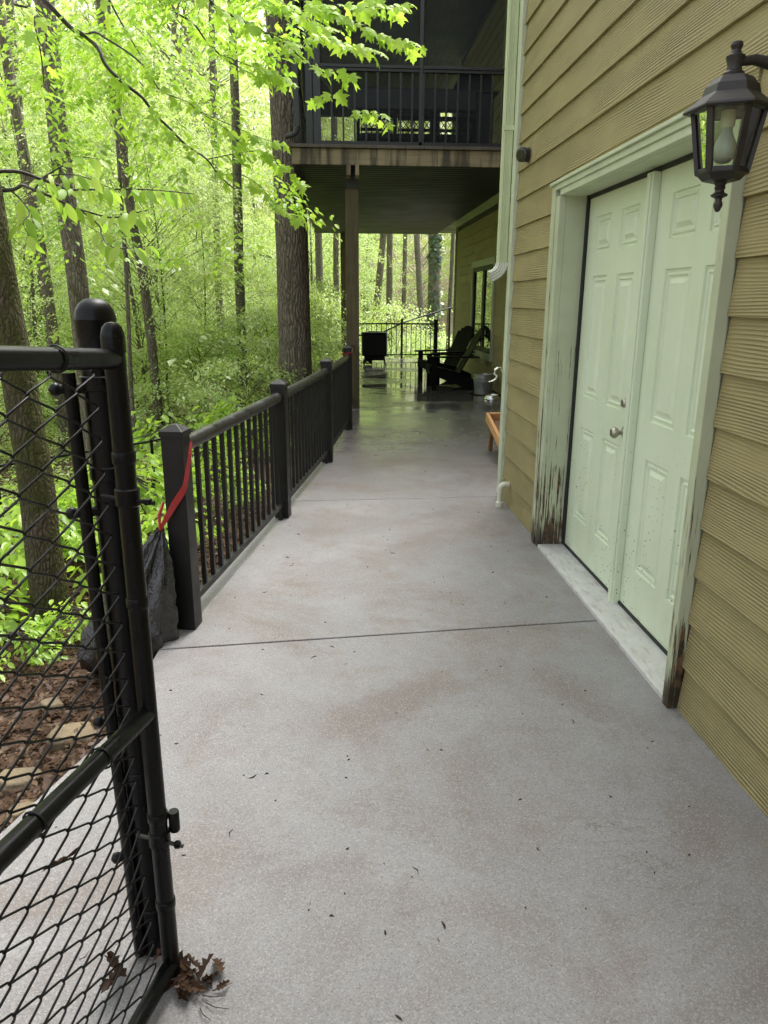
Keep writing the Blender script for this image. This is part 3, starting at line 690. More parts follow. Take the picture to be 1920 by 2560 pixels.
for z, x in ((1.305, -.488), (1.07, -.484), (.62, -.478), (.28, -.473)):
    MB().tube([(x-.020, 1.39, z), (x+.03, 1.41, z)], .010, 10).build('rod_clamp', M['black'], gp_, smooth=50)
    MB().lathe([(.0, -.013), (.009, -.009), (.013, 0), (.009, .009), (.0, .013)], (x-.024, 1.389, z), 12).build('clamp_knob', M['black'], gp_, smooth=60)
# low fence beyond in the yard
yf = thing('yard_fence', 'thin low black fence on the slope below the walk', 'fence', (-1.88, 7.5, -.60))
fp = [(-4.4, 6.0, -.75, -.05), (-3.1, 6.75, -.72, .0), (-1.88, 7.5, -.60, .087), (-1.45, 7.78, -.45, .15)]
for x, y, z, zt in fp[:3]:
    MB().tube([(x, y, z-.2), (x, y, zt+.02)], .016, 8).build('fence_post', M['black'], yf, smooth=50)
for (x, y, z, zt), (x2, y2, z2, zt2) in zip(fp[:-1], fp[1:]):
    MB().tube([(x, y, zt), (x2, y2, zt2)], .012, 8).build('fence_rail', M['black'], yf, smooth=50)

# ------------------------------------------------------------------ raised screened deck
dk = thing('screened_deck', 'raised dark screened porch deck on a wooden column over the patio', 'deck', (.22, 10.53, 0))
DX0, DX1, DY0, DY1 = -.53, 2.612, 10.20, 20.2
MB().box(DX0, 1.30, DY0-.04, DY0, 3.105, 3.292).build('rim_beam', M['beam'], dk, bevel=.004)
MB().box(1.304, DX1, DY0-.04, DY0, 3.105, 3.292).build('rim_beam', M['beam'], dk, bevel=.004)
for i in range(13):
    x0 = DX0 - .03 + i*.242; MB().box(x0, min(x0+.238, DX1), DY0-.075, DY0+.02, 3.296, 3.335).build('deck_board_end', M['deckwood'], dk, bevel=.003)
MB().box(DX0, DX1, DY0+.03, DY1, 3.285, 3.33).build('deck_floor', M['deckwood'], dk)
MB().box(DX0, DX0+.04, DY0, DY1, 3.12, 3.285).box(DX0+.04, DX1, DY1-.04, DY1, 3.12, 3.285).build('side_rim', M['slate'], dk)
nr = 62; ys = np.linspace(DY0+.005, DY1-.05, nr*4+1); zz = np.tile([3.135, 3.135, 3.108, 3.108], nr+1)[:len(ys)]
V = np.concatenate([np.stack([np.full_like(ys, DX0+.045), ys, zz], -1), np.stack([np.full_like(ys, DX1-.02), ys, zz], -1)]); n_ = len(ys); ii = np.arange(n_-1)
so = np_mesh('soffit', V - np.array(dk.location), np.stack([ii, ii+n_, ii+n_+1, ii+1], -1), M['soffit'], dk)
MB().box(2.63, 3.6, 16.93, 20.15, 3.14, 3.33).build('side_bay_floor', M['soffit'], dk)
MB().box(.140, .312, 10.44, 10.61, 0, 2.86).build('column', M['post'], dk, bevel=.006)
MB().box(.160, .292, 10.46, 10.59, 2.86, 3.12).build('column_saddle', M['slate'], dk)
MB().box(.150, .205, 10.14, 10.44, 2.985, 3.104).build('beam_block', M['beam'], dk, bevel=.003)
MB().box(.262, .312, 10.14, 10.44, 2.985, 3.104).build('beam_block', M['beam'], dk, bevel=.003)
MB().box(.13, .30, 19.85, 20.02, 0, 3.11).build('column', M['post'], dk, bevel=.006)
# porch frame, screens, railing
def post(x0, x1, y0, y1, z0=3.336, z1=6.15): return MB().box(x0, x1, y0, y1, z0, z1).build('porch_post', M['slate'], dk, bevel=.003)
post(-.345, -.262, 10.215, 10.30); post(-.252, -.160, 10.225, 10.31); post(1.064, 1.108, 10.19, 10.235); post(2.50, 2.60, 10.22, 10.30)
for y in (13.6, 16.9, 20.05): post(-.50, -.41, y-.05, y+.05)
post(1.05, 1.12, 20.05, 20.12); post(2.5, 2.6, 20.03, 20.12)
MB().box(-.16, 1.063, 10.178, 10.235, 4.165, 4.20).box(-.16, 1.063, 10.165, 10.245, 4.20, 4.235).build('porch_top_rail', M['porchrail'], dk, bevel=.004)
MB().box(1.109, 2.50, 10.178, 10.235, 4.165, 4.20).box(1.109, 2.50, 10.165, 10.245, 4.20, 4.235).build('porch_top_rail', M['porchrail'], dk, bevel=.004)
MB().box(-.16, 2.50, 10.19, 10.22, 3.345, 3.385).build('porch_bottom_rail', M['porchrail'], dk)
for i in range(18):
    x = -.024 + .143*i
    if abs(x-1.086) < .03 or x > 2.47: continue
    MB().box(x-.011, x+.011, 10.194, 10.216, 3.386, 4.165).build('porch_baluster', M['porchrail'], dk)
for i in range(22):
    y = 10.75 + .44*i; MB().box(-.468, -.448, y-.01, y+.01, 3.386, 4.165).build('porch_baluster', M['porchrail'], dk)
MB().box(-.49, -.43, 10.31, 20.0, 4.165, 4.215).box(-.475, -.445, 10.31, 20.0, 3.35, 3.386).build('porch_side_rail', M['porchrail'], dk)
def screen(q): return MB().add(q, [(0, 1, 2, 3)]).build('screen', M['screen'], dk)
screen([(-.16, 10.262, 3.34), (1.07, 10.262, 3.34), (1.07, 10.262, 6.15), (-.16, 10.262, 6.15)])
screen([(1.075, 10.264, 3.34), (2.5, 10.264, 3.34), (2.5, 10.264, 6.15), (1.075, 10.264, 6.15)])
for y0, y1 in ((10.32, 13.55), (13.65, 16.85), (16.95, 20.0)): screen([(-.455, y0, 3.34), (-.455, y1, 3.34), (-.455, y1, 6.15), (-.455, y0, 6.15)])
screen([(-.4, 20.085, 3.34), (1.05, 20.085, 3.34), (1.05, 20.085, 5.8), (-.4, 20.085, 5.8)]); screen([(1.12, 20.085, 3.34), (2.5, 20.085, 3.34), (2.5, 20.085, 5.8), (1.12, 20.085, 5.8)])
MB().box(-.55, 2.61, 20.04, 20.16, 5.79, 6.2).build('header', M['ceiling'], dk)
MB().box(-.55, 2.61, 10.17, 10.30, 6.02, 6.2).build('header', M['slate'], dk); MB().box(-.52, -.40, 10.30, 20.04, 6.02, 6.2).build('header', M['slate'], dk)
for i in range(24):
    x = -.52 + i*.13; MB().box(x, x+.122, 10.3, 20.04, 6.205, 6.225).build('ceiling_board', M['ceiling'], dk)
MB().box(-.95, 6.6, 9.9, 20.6, 6.30, 6.42).build('porch_roof', M['slate'], dk); MB().box(-.6, 2.62, 10.1, 20.2, 6.24, 6.30).build('roof_deck', M['core'], dk)
# gutter pipe of the deck
gpz = thing('gutter_pipe', 'dark downpipe with a ribbed elbow at the outer corner of the porch', 'downspout', (-.45, 10.13, 3.4))
MB().bar((-.452, 10.14, 3.53), (-.50, 10.14, 6.25), .055, .07, (1, 0, 0)).build('pipe', M['slate'], gpz, bevel=.006)
m = MB(); pr = []
for t in range(13):
    a = math.radians(80)*t/12; pr.append((-.452 - .09*(1-math.cos(a)), 10.14, 3.535 - .11*math.sin(a)))
m.tube(pr + [(-.60, 10.14, 3.41)], [.036 if i % 2 else .031 for i in range(len(pr))] + [.032], 10); m.build('elbow', M['slate'], gpz, smooth=30)
# outdoor sofa on the deck
sf = thing('porch_sofa', 'dark patio sofa with solid upper back and lattice lower panel behind the screen', 'sofa', (1.0, 11.5, 3.335))
MB().box(.20, 2.02, 11.44, 11.56, 4.02, 4.31).build('back_cushion', M['porchrail'], sf, bevel=.03)
MB().box(.36, 2.0, 11.56, 12.2, 3.66, 3.76).build('seat_cushion', M['porchrail'], sf, bevel=.03)
for x in (.34, .86, 1.38, 1.98):
    MB().box(x-.025, x+.025, 11.44, 11.50, 3.336, 4.02).build('leg', M['chair'], sf)
for k, (x0, x1) in enumerate(((.38, .83), (.90, 1.35), (1.42, 1.94))):
    m = MB(); n = int((x1-x0)/.075)
    for i in range(n):
        for sgn in (-1, 1):
            xa = x0 + (x1-x0)*(i+.5)/n
            m.bar((xa - sgn*.04, 11.47, 3.80), (xa + sgn*.04, 11.47, 3.90), .010, .012, (0, 1, 0)); m.bar((xa - sgn*.04, 11.47, 3.62), (xa + sgn*.04, 11.47, 3.76), .010, .012, (0, 1, 0))
    m.box(x0, x1, 11.46, 11.48, 3.90, 3.96).box(x0, x1, 11.46, 11.48, 3.76, 3.80).box(x0, x1, 11.46, 11.48, 3.55, 3.62).build('lattice_panel', M['chair'], sf)
MB().box(.34, 1.98, 11.5, 12.25, 3.50, 3.56).build('seat_frame', M['chair'], sf)
# covered grill on the deck
cg = thing('covered_grill', 'dark covered barbecue with sloping lid standing by the porch wall', 'grill', (2.1, 12.1, 3.335))
MB().add([(1.72, 11.9, 4.40), (2.32, 11.9, 4.40), (2.32, 12.4, 4.40), (1.72, 12.4, 4.40), (1.86, 12.0, 4.66), (2.30, 12.0, 4.66), (2.30, 12.35, 4.66), (1.86, 12.35, 4.66)], [(3,2,1,0),(4,5,6,7),(0,1,5,4),(1,2,6,5),(2,3,7,6),(3,0,4,7)]).build('lid', M['porchrail'], cg, bevel=.01)
MB().box(1.80, 2.34, 11.9, 12.4, 3.336, 4.39).build('cover', M['porchrail'], cg, bevel=.02)
MB().box(1.62, 2.40, 11.86, 12.44, 4.375, 4.398).build('shelf', M['slate'], cg)

# ------------------------------------------------------------------ patio railing
pr_ = thing('patio_railing', 'thin black metal railing closing the far end of the patio', 'railing', (2.585, 19.7, 0))
MB().box(2.535, 2.635, 19.65, 19.75, 0, .985).box(2.525, 2.645, 19.64, 19.76, .985, 1.005).build('post', M['black'], pr_, bevel=.004)
MB().box(.255, .335, 19.66, 19.74, 0, .985).build('post', M['black'], pr_)
MB().box(.335, 2.535, 19.675, 19.725, .87, .905).build('top_rail', M['black'], pr_); MB().box(.335, 2.535, 19.685, 19.715, .085, .115).build('bottom_rail', M['black'], pr_)
for i in range(17):
    x = .40 + i*.1285; MB().box(x-.0085, x+.0085, 19.69, 19.71, .115, .87).build('baluster', M['black'], pr_)
MB().box(.255, .305, 10.62, 19.66, .87, .905).build('top_rail', M['black'], pr_); MB().box(.265, .295, 10.62, 19.66, .085, .115).build('bottom_rail', M['black'], pr_)
for i in range(40):
    y = 10.85 + i*.22; MB().box(.27, .288, y-.008, y+.008, .115, .87).build('baluster', M['black'], pr_)
sr = thing('stair_handrail', 'sloping black handrail with its post outside the far patio railing', 'handrail', (1.75, 21.2, -.6))
MB().box(1.80, 1.86, 21.2, 21.26, -1.0, .97).build('post', M['black'], sr); MB().tube([(1.02, 20.9, .50), (1.83, 21.23, .86)], .022, 8).build('rail', M['black'], sr, smooth=50)
MB().tube([(2.25, 21.6, .98), (3.9, 22.4, 1.42)], .022, 8).build('rail', M['black'], sr, smooth=50); MB().tube([(3.3, 22.1, -.9), (3.3, 22.1, 1.26)], .025, 8).build('post', M['black'], sr, smooth=50)
MB().tube([(1.83, 21.23, .86), (2.25, 21.6, .98)], .022, 8).build('rail', M['black'], sr, smooth=50)

# ------------------------------------------------------------------ patio furniture
def adirondack(label, loc, rz):
    t = thing('adirondack_chair', label, 'chair', (0, 0, 0), 0)
    for s in (-1, 1):
        MB().box(.27, .36, s*.315-.016, s*.315+.016, 0, .545).build('leg', M['chair'], t, bevel=.003)
        MB().add([(.33, s*.285-.015, .26), (.40, s*.285-.015, .34), (.36, s*.285-.015, .40), (-.08, s*.285-.015, .30), (-.42, s*.285-.015, .16), (-.46, s*.285-.015, .0), (-.34, s*.285-.015, .0), (.05, s*.285-.015, .14),
                  (.33, s*.285+.015, .26), (.40, s*.285+.015, .34), (.36, s*.285+.015, .40), (-.08, s*.285+.015, .30), (-.42, s*.285+.015, .16), (-.46, s*.285+.015, .0), (-.34, s*.285+.015, .0), (.05, s*.285+.015, .14)],
                 [tuple(range(8)), tuple(range(15, 7, -1))] + [(i, 8+i, 8+(i+1) % 8, (i+1) % 8) for i in range(8)]).build('side_rail', M['chair'], t)
        a = [(.44, s*.30-.05), (.45, s*.30+.05), (.36, s*.325+.075), (-.10, s*.34+.055), (-.44, s*.34+.045), (-.44, s*.34-.045), (-.10, s*.34-.055), (.30, s*.325-.075)]
        MB().prism(a if s > 0 else a, .545, .570).build('armrest', M['chair'], t, bevel=.003)
    for i in range(6):
        x = .335 - i*.085; z = .392 - i*.022; MB().bar((x, -.30, z), (x, .30, z), .075, .02, (-.24, 0, 1)).build('seat_slat', M['chair'], t, bevel=.002)
    MB().box(.36, .385, -.30, .30, .27, .39).build('front_apron', M['chair'], t)
    b0, bd = Vector((-.13, 0, .27)), Vector((-.42, 0, .78)).normalized(); n = Vector((bd.z, 0, -bd.x))
    H = [.74, .80, .84, .85, .84, .80, .74]
    for i in range(7):
        y = (i-3)*.078; dr_ = Vector((bd.x, (i-3)*.018, bd.z)).normalized()
        p0 = b0 + Vector((0, y*.86, 0)); MB().bar(p0, p0 + dr_*H[i], .070, .018, n).build('back_slat', M['chair'], t, bevel=.004)
    for h, wdt in ((.36, .34), (.66, .30)):
        c = b0 + bd*h - n*.024; MB().bar(c - Vector((0, wdt, 0)), c + Vector((0, wdt, 0)), .07, .022, bd.cross(Vector((0, 1, 0)))).build('back_brace', M['chair'], t)
    t.location = loc; t.rotation_euler = (0, 0, rz); return t
adirondack('black adirondack chair standing square to the wall, beside the metal pail', (1.95, 12.85, 0), math.radians(180))
adirondack('black adirondack chair turned slightly toward the walk, away from the pail', (1.99, 13.95, 0), math.radians(203))
bk = thing('metal_pail', 'round galvanised metal pail on the patio by the wall', 'bucket', (2.37, 11.98, 0))
MB().lathe([(.135, .012), (.14, .014), (.158, .22), (.162, .226), (.158, .232), (.163, .262), (.168, .268), (.163, .275), (.166, .318), (.172, .324), (.168, .330), (.160, .326), (.135, .03), (.0, .025)], (2.37, 11.98, 0), 32).build('body', M['zinc'], bk, smooth=30)
MB().lathe([(.0, .0), (.20, .0), (.205, .006), (.19, .012), (.0, .012)], (2.36, 11.97, 0), 28).build('base_tray', M['grill'], bk, smooth=30)
MB().tube([(2.20, 11.95, .29), (2.21, 11.88, .20), (2.30, 11.815, .15), (2.40, 11.82, .15), (2.52, 11.90, .22), (2.54, 11.95, .29)], .004, 6).build('bail_handle', M['zinc'], bk, smooth=60)
bw = thing('dog_bowl', 'low stainless steel bowl beside the metal pail', 'bowl', (2.40, 11.42, 0))
MB().lathe([(.125, .0), (.132, .004), (.112, .040), (.104, .060), (.112, .066), (.100, .064), (.085, .03), (.0, .02)], (2.40, 11.42, 0), 28).build('body', M['steel'], bw, smooth=30)
# grill on the patio
gr = thing('patio_grill', 'square black barbecue on short legs near the far patio railing', 'grill', (.9, 17.9, 0))
MB().prism([(.62, 17.7), (1.17, 17.7), (1.19, 17.75), (1.19, 18.15), (1.15, 18.2), (.62, 18.2), (.60, 18.15), (.60, 17.75)], .20, .725).build('firebox', M['grill'], gr, bevel=.03)
MB().box(.66, 1.13, 17.74, 18.16, .10, .205).build('ash_pan', M['grill'], gr, bevel=.03)
MB().box(.40, .61, 17.74, 18.1, .66, .69).build('side_shelf', M['grill'], gr); MB().box(.60, 1.20, 17.69, 18.21, .726, .745).build('lid', M['grill'], gr, bevel=.006)
MB().tube([(.72, 17.68, .755), (.74, 17.66, .768), (1.06, 17.66, .768), (1.08, 17.68, .755)], .010, 8).build('lid_handle', M['grill'], gr, smooth=50)
for x, y in ((.68, 17.76), (1.12, 17.76), (.68, 18.14), (1.12, 18.14)): MB().tube([(x, y, .22), (x + (.03 if x > .9 else -.03), y, 0)], .012, 8).build('leg', M['grill'], gr, smooth=50)
MB().box(.62, .84, 17.70, 17.86, .02, .11).build('ash_drawer', M['grill'], gr, bevel=.01); MB().box(1.16, 1.23, 17.72, 17.82, .19, .215).build('vent_handle', M['grill'], gr, bevel=.004)
# cornhole board frame
cb = thing('cornhole_board', 'orange pine game board frame resting against the house past the corner', 'game board', (1.6, 7.2, 0))
p0, p1 = Vector((1.505, 7.34, .345)), Vector((1.505, 6.05, .055)); dv = (p1-p0).normalized(); uv = Vector((0, -dv.z, dv.y)) * -1
if uv.z < 0: uv = -uv
MB().bar(p0, p1, .032, .085, uv).build('side_plank', M['pine'], cb, bevel=.003); q = Vector((.6, 0, 0)); MB().bar(p0+q, p1+q, .032, .085, uv).build('side_plank', M['pine'], cb, bevel=.003)
MB().bar(p0 + Vector((.018, -.018, 0)), p0 + Vector((.582, -.018, 0)), .034, .085, uv).build('end_plank', M['pine'], cb, bevel=.003); MB().bar(p1 + Vector((.018, .018, 0)), p1 + Vector((.582, .018, 0)), .034, .085, uv).build('end_plank', M['pine'], cb, bevel=.003)
MB().add([p0 + Vector((.016, 0, 0)) - uv*.02, p0 + Vector((.584, 0, 0)) - uv*.02, p1 + Vector((.584, 0, 0)) - uv*.02, p1 + Vector((.016, 0, 0)) - uv*.02, p0 + Vector((.016, 0, 0)) - uv*.032, p0 + Vector((.584, 0, 0)) - uv*.032, p1 + Vector((.584, 0, 0)) - uv*.032, p1 + Vector((.016, 0, 0)) - uv*.032], [(0,1,2,3),(7,6,5,4),(0,4,5,1),(1,5,6,2),(2,6,7,3),(3,7,4,0)]).build('panel', M['darkpine'], cb)
MB().bar((1.545, 7.26, .32), (1.545, 7.32, .0), .032, .075, (0, 1, 0)).build('leg', M['darkpine'], cb); MB().bar((2.065, 7.26, .32), (2.065, 7.32, .0), .032, .075, (0, 1, 0)).build('leg', M['darkpine'], cb)

# ------------------------------------------------------------------ foliage generators
def unit(a): return a/np.maximum(np.linalg.norm(a, axis=-1, keepdims=True), 1e-9)
def leaf_quads(P, D, Nn, L, wr=.55, fold=.12, hexa=False):
    D = unit(D); S = unit(np.cross(Nn, D)); Nn = np.cross(D, S); L = L[:, None]
    a = P; b = P + D*L*.45 + S*L*wr/2 - Nn*L*fold*.0; c = P + D*L - Nn*L*fold; d = P + D*L*.45 - S*L*wr/2
    if hexa:
        W1, W2 = S*L*wr*.42, S*L*wr*.46; up = Nn*L*fold*.5
        b1, b2 = P + D*L*.22 + W1 + up, P + D*L*.58 + W2 + up*.4; d1, d2 = P + D*L*.22 - W1 + up, P + D*L*.58 - W2 + up*.4
        V = np.stack([a, b1, b2, c, d2, d1], 1).reshape(-1, 3); i = np.arange(len(P))[:, None]*6
        return V, np.concatenate([i + np.array([[0, 1, 2, 3]]), i + np.array([[0, 3, 4, 5]])])
    V = np.stack([a, b, c, d], 1).reshape(-1, 3); F = np.arange(len(V)).reshape(-1, 4)
    return V, F
def crown(seed, h0, h1, R, ns, nl, leaf, prof, spray=.8, tilt=.35, flat=.06, hexa=False):
    r = np.random.default_rng(seed)
    u = r.random(ns); h = h0 + (h1-h0)*u; rad = R*np.interp(u, *prof)*np.sqrt(r.random(ns))
    az = r.random(ns)*2*np.pi; O = np.stack([rad*np.cos(az), rad*np.sin(az), h + .12*rad], -1)
    a2 = az + r.normal(0, .7, ns); Ls = spray*(.6+.7*r.random(ns)); el = r.normal(-.08, .16, ns)
    D = np.stack([np.cos(a2)*np.cos(el), np.sin(a2)*np.cos(el), np.sin(el)], -1); S = np.stack([-np.sin(a2), np.cos(a2), np.zeros(ns)], -1)
    t = r.random((ns, nl)); w = (r.random((ns, nl))-.5)*2*(.45 - .28*t)
    P = O[:, None] + D[:, None]*(t*Ls[:, None])[..., None] + S[:, None]*(w*Ls[:, None])[..., None]
    P[..., 2] += r.normal(0, flat, (ns, nl)) - .18*Ls[:, None]*t*t
    ang = np.sign(w)*(.5 + .5*r.random((ns, nl))) + r.normal(0, .35, (ns, nl)); ca, sa = np.cos(ang), np.sin(ang)
    LD = D[:, None]*ca[..., None] + S[:, None]*sa[..., None]; LD[..., 2] -= .25 + .35*r.random((ns, nl))
    NN = np.stack([r.normal(0, tilt, (ns, nl)), r.normal(0, tilt, (ns, nl)), np.ones((ns, nl))], -1)
    LL = leaf*(.6+.7*r.random((ns, nl)))
    V, F = leaf_quads(P.reshape(-1, 3), LD.reshape(-1, 3), NN.reshape(-1, 3), LL.ravel(), .55, .12, hexa)
    sp = r.random(ns)*.45 + .25; tint = np.clip(sp[:, None] + r.normal(0, .14, (ns, nl)), 0, 1)
    return V, F, np.repeat(tint.ravel(), 6 if hexa else 4), O
def limbs_mesh(seed, O, h, r0, nlimb, trunk=True, n=7, bend=.25):
    r = random.Random(seed); m = MB()
    if trunk:
        pts = [(bend*math.sin(z*.5 + seed)*(z/h), bend*math.cos(z*.37 + seed*2)*(z/h), z) for z in np.linspace(-.6, h, 14)]
        m.tube(pts, [r0*(1.25 if i == 0 else 1 - .85*i/13) for i in range(14)], n)
    for k in r.sample(range(len(O)), min(nlimb, len(O))):
        o = O[k]; rr = math.hypot(o[0], o[1]); zb = max(.4, o[2] - rr*.75); c = (o[0]*.45, o[1]*.45, zb + (o[2]-zb)*.6)
        m.tube([(0, 0, zb), c, tuple(o)], [max(.006, r0*.22), max(.005, r0*.12), .003], 4, cap=False)
    return m
PR_ROUND = ([0, .15, .5, .8, 1], [.35, .8, 1, .75, .25]); PR_TALL = ([0, .1, .4, .8, 1], [.5, .9, 1, .7, .2])
VAR = {}
def variant(key, seed, h0, h1, R, ns, nl, leaf, prof, r0, nlimb, bark, lm='leaf', spray=.8):
    V, F, t, O = crown(seed, h0, h1, R, ns, nl, leaf, prof, spray, hexa=not key.startswith(('tall', 'high')))
    cm = np_mesh('crown', V, F, M[lm], tint=t, link=False)
    lb = limbs_mesh(seed, O, h1*.96, r0, nlimb); me = bpy.data.meshes.new('trunk'); me.from_pydata(lb.v, [], lb.f); me.update()
    me.polygons.foreach_set('use_smooth', [True]*len(me.polygons)); me.materials.append(M[bark])
    VAR[key] = (cm, me)
variant('sap1', 11, .9, 5.2, 1.5, 260, 40, .062, PR_ROUND, .030, 60, 'twig')
variant('sap2', 12, 1.6, 8.0, 2.1, 400, 40, .066, PR_ROUND, .050, 80, 'bark')
variant('sap3', 13, 1.2, 6.6, 1.9, 340, 40, .058, PR_TALL, .038, 70, 'twig')
variant('shrub1', 14, .15, 1.7, 1.0, 130, 36, .058, PR_ROUND, .014, 40, 'twig', spray=.5)
variant('shrub2', 15, .1, 1.0, .75, 80, 34, .052, PR_ROUND, .010, 30, 'twig', spray=.4)
variant('tall1', 16, 3.5, 19.0, 3.2, 480, 44, .115, PR_TALL, .15, 110, 'bark', 'leaf_far', 1.2)
variant('tall2', 17, 5.5, 22.0, 3.8, 520, 44, .12, PR_TALL, .19, 120, 'palebark', 'leaf_far', 1.3)
variant('high', 18, 9.5, 20.0, 3.0, 60, 30, .15, PR_ROUND, .14, 40, 'bark', 'leaf', 1.2)
variant('seed1', 19, .05, .42, .34, 26, 14, .075, PR_ROUND, .005, 14, 'twig', 'maple', .22)
def plant(key, name, label, cat, x, y, s=1.0, rz=None, group=None, sink=0.05):
    z = float(terrain(x, y)) - sink; t = thing(name, label, cat, (x, y, z), rng.random()*6.28 if rz is None else rz, group)
    t.scale = (s, s, s*(.9 + .2*rng.random())); cm, tm = VAR[key]
    inst('crown', cm, t); inst('trunk', tm, t); return t

# named trunks seen in the wood: (points, radius, bark)
def trunk_tree(name, label, pts, r, bark, hi=14.0, crown_key='high', cz=-3.0, cs=.8, flare=1.35, n=16, group=None):
    x0, y0, _ = pts[-1]; zg = float(terrain(x0, y0)); t = thing(name, label, 'tree', (x0, y0, zg), 0, group)
    up = pts[0]; nx2 = pts[1] if len(pts) > 1 else pts[0]
    path = [(x0, y0, zg - .25), (x0, y0, zg + .25)] + [p for p in pts[::-1] if p[2] > zg + .5]
    slope = (up[0]-nx2[0])/max(up[2]-nx2[2], .5)
    path += [(up[0] + slope*.6*(hi-up[2])*.4, up[1], up[2] + (hi-up[2])*.5), (up[0] + slope*.3*(hi-up[2]), up[1] + .3, hi)]
    # resample
    P = [Vector(p) for p in path]; out = []
    for a, b in zip(P[:-1], P[1:]):
        k = max(2, int((b-a).length/.35)); out += [a.lerp(b, i/k) for i in range(k)]
    out.append(P[-1]); tot = len(out)
    rad = [r*(1 + (flare-1)*math.exp(-max(0, p.z-zg)/.22))*(1 - .55*max(0, (p.z-zg))/(hi-zg)) for p in out]
    m = MB().tube(out, rad, n)
    m.v = [tuple(Vector(v) + (Vector(v) - out[i//n]).normalized()*r*.12*mnoise.noise(Vector(v)*4.0)) if i < tot*n else v for i, v in enumerate(m.v)]
    m.build('trunk', M[bark], t, smooth=70)
    if crown_key:
        c = inst('crown', VAR[crown_key][0], t, (up[0]-x0, up[1]-y0, hi - 20.0*cs + cz*0), (0, 0, rng.random()*6), cs)
    return t
# the big oak beside the deck, with furrowed bark
OX, OY, OR = -.64, 11.5, .252
ok = thing('oak_tree', 'large straight oak trunk with furrowed grey bark beside the porch', 'tree', (OX, OY, float(terrain(OX, OY))))
zg = ok.location.z; n, segs, H = 72, 220, 13.0; V = []
for i in range(segs+1):
    z = zg - .2 + H*(i/segs)
    rr = OR*(1 + .30*math.exp(-(z-zg)/.35))*(1 - .30*(z-zg)/H); cx = OX - .004*(z-zg) + .02*math.sin(z*.8); cy = OY
    for k in range(n):
        t = 2*math.pi*k/n; q = Vector((math.cos(t)*5.2, math.sin(t)*5.2, z*1.1)); fur = mnoise.noise(q + Vector((0, 0, .25*math.sin(z*5)))) ; f2 = mnoise.noise(q*2.3)
        ridge = 1 - abs(fur)*2.0
        r_ = rr*(1 - .050*max(0, ridge)**3 + .020*f2); V.append((cx + r_*math.cos(t), cy + r_*math.sin(t), z))
F = [(i*n+k, i*n+(k+1) % n, (i+1)*n+(k+1) % n, (i+1)*n+k) for i in range(segs) for k in range(n)]
np_mesh('trunk', np.array(V) - np.array(ok.location), np.array(F), M['oak'], ok, smooth=True)
inst('crown', VAR['high'][0], ok, (0, 0, -.5), (0, 0, 1.0), 1.0)
TG = 'trunks standing among the leaves'
trunk_tree('forest_tree', 'pale slender straight trunk standing free in the wood beyond the railing', [(-1.78, 15, 4.41), (-1.84, 15, 2.12), (-1.86, 15, .05)], .10, 'palebark')
trunk_tree('forest_tree', 'brown slightly leaning trunk in the wood below the first railing post', [(-3.26, 13, 2.6), (-3.18, 13, 2.02), (-3.12, 13, .8), (-3.10, 13, -.1)], .085, 'bark')
trunk_tree('forest_tree', 'straight grey trunk of middling girth in the wood past the mossy tree', [(-5.3, 14, 4.9), (-5.16, 14, 2.93), (-5.11, 14, 2.02), (-5.09, 14, 1.2)], .105, 'bark')
trunk_tree('forest_tree', 'very thin dark stemmed tree in the wood near the maple', [(-3.18, 12, 1.63), (-3.26, 12, -.07)], .035, 'bark', 9)
trunk_tree('forest_tree', 'tall brown trunk deep in the wood broken up by leaves', [(-2.82, 20, 7.59), (-2.88, 20, 6.2), (-3.0, 20, 2)], .10, 'bark')
trunk_tree('forest_tree', 'deep wood brown trunk half hidden by leaves past the maple', [(-6.70, 18, 5.64), (-6.74, 18, 4.99), (-6.6, 18, 1)], .12, 'bark')
trunk_tree('forest_tree', 'pale straight trunk in the wood past the oak', [(-.47, 22, 3.19), (-.45, 22, 1.14)], .11, 'palebark', 15)
trunk_tree('forest_tree', 'thin dark straight trunk off the outer patio corner', [(.02, 24, 3.35), (.0, 24, .87)], .10, 'bark', 15)
trunk_tree('forest_tree', 'leaning brown trunk beyond the patio railing', [(1.95, 28, 5.2), (1.72, 28, 3.72), (1.43, 28, .78)], .14, 'bark', 16)
trunk_tree('forest_tree', 'upright brown trunk beside the leaning one beyond the patio railing', [(2.08, 30, 3.88), (2.08, 30, 1.03)], .14, 'bark', 16)
trunk_tree('forest_tree', 'slimmest dark trunk beyond the patio railing', [(3.03, 34, 3.26), (3.0, 34, .8)], .11, 'bark', 16)
trunk_tree('forest_tree', 'curving pale grey trunk next to the ivy covered tree', [(3.05, 30, 4.6), (3.12, 30, 3.85), (3.35, 30, .81)], .14, 'palebark', 16)
ivy = trunk_tree('forest_tree', 'stout trunk with ivy climbing it beyond the patio railing', [(3.41, 27, 3.62), (3.47, 27, .39)], .235, 'palebark', 16)
trunk_tree('forest_tree', 'narrow pale trunk standing off the far house corner', [(3.6, 24, 2.21), (3.56, 24, 1.0)], .075, 'palebark', 13)
r = np.random.default_rng(5); ni = 900; az = r.uniform(-2.6, .1, ni); hz = r.uniform(.2, 5.5, ni)**1.0
P = np.stack([3.44 + .25*np.cos(az), 27 + .25*np.sin(az), hz - .6], -1); D = np.stack([r.normal(0, 1, ni), r.normal(0, .3, ni), -np.abs(r.normal(.5, .5, ni))], -1); NN = np.stack([np.cos(az), np.sin(az), .4*np.ones(ni)], -1)
keep = r.random(ni) < np.clip(.25 + .6*np.sin(hz*1.2)**2, 0, 1); V, F = leaf_quads(P[keep], D[keep], NN[keep], .12*(.6+.8*r.random(keep.sum())), .8)
tag(np_mesh('ivy', V - np.array(ivy.location), F, M['ivy'], ivy, tint=np.repeat(r.random(keep.sum()), 4)), kind='stuff')

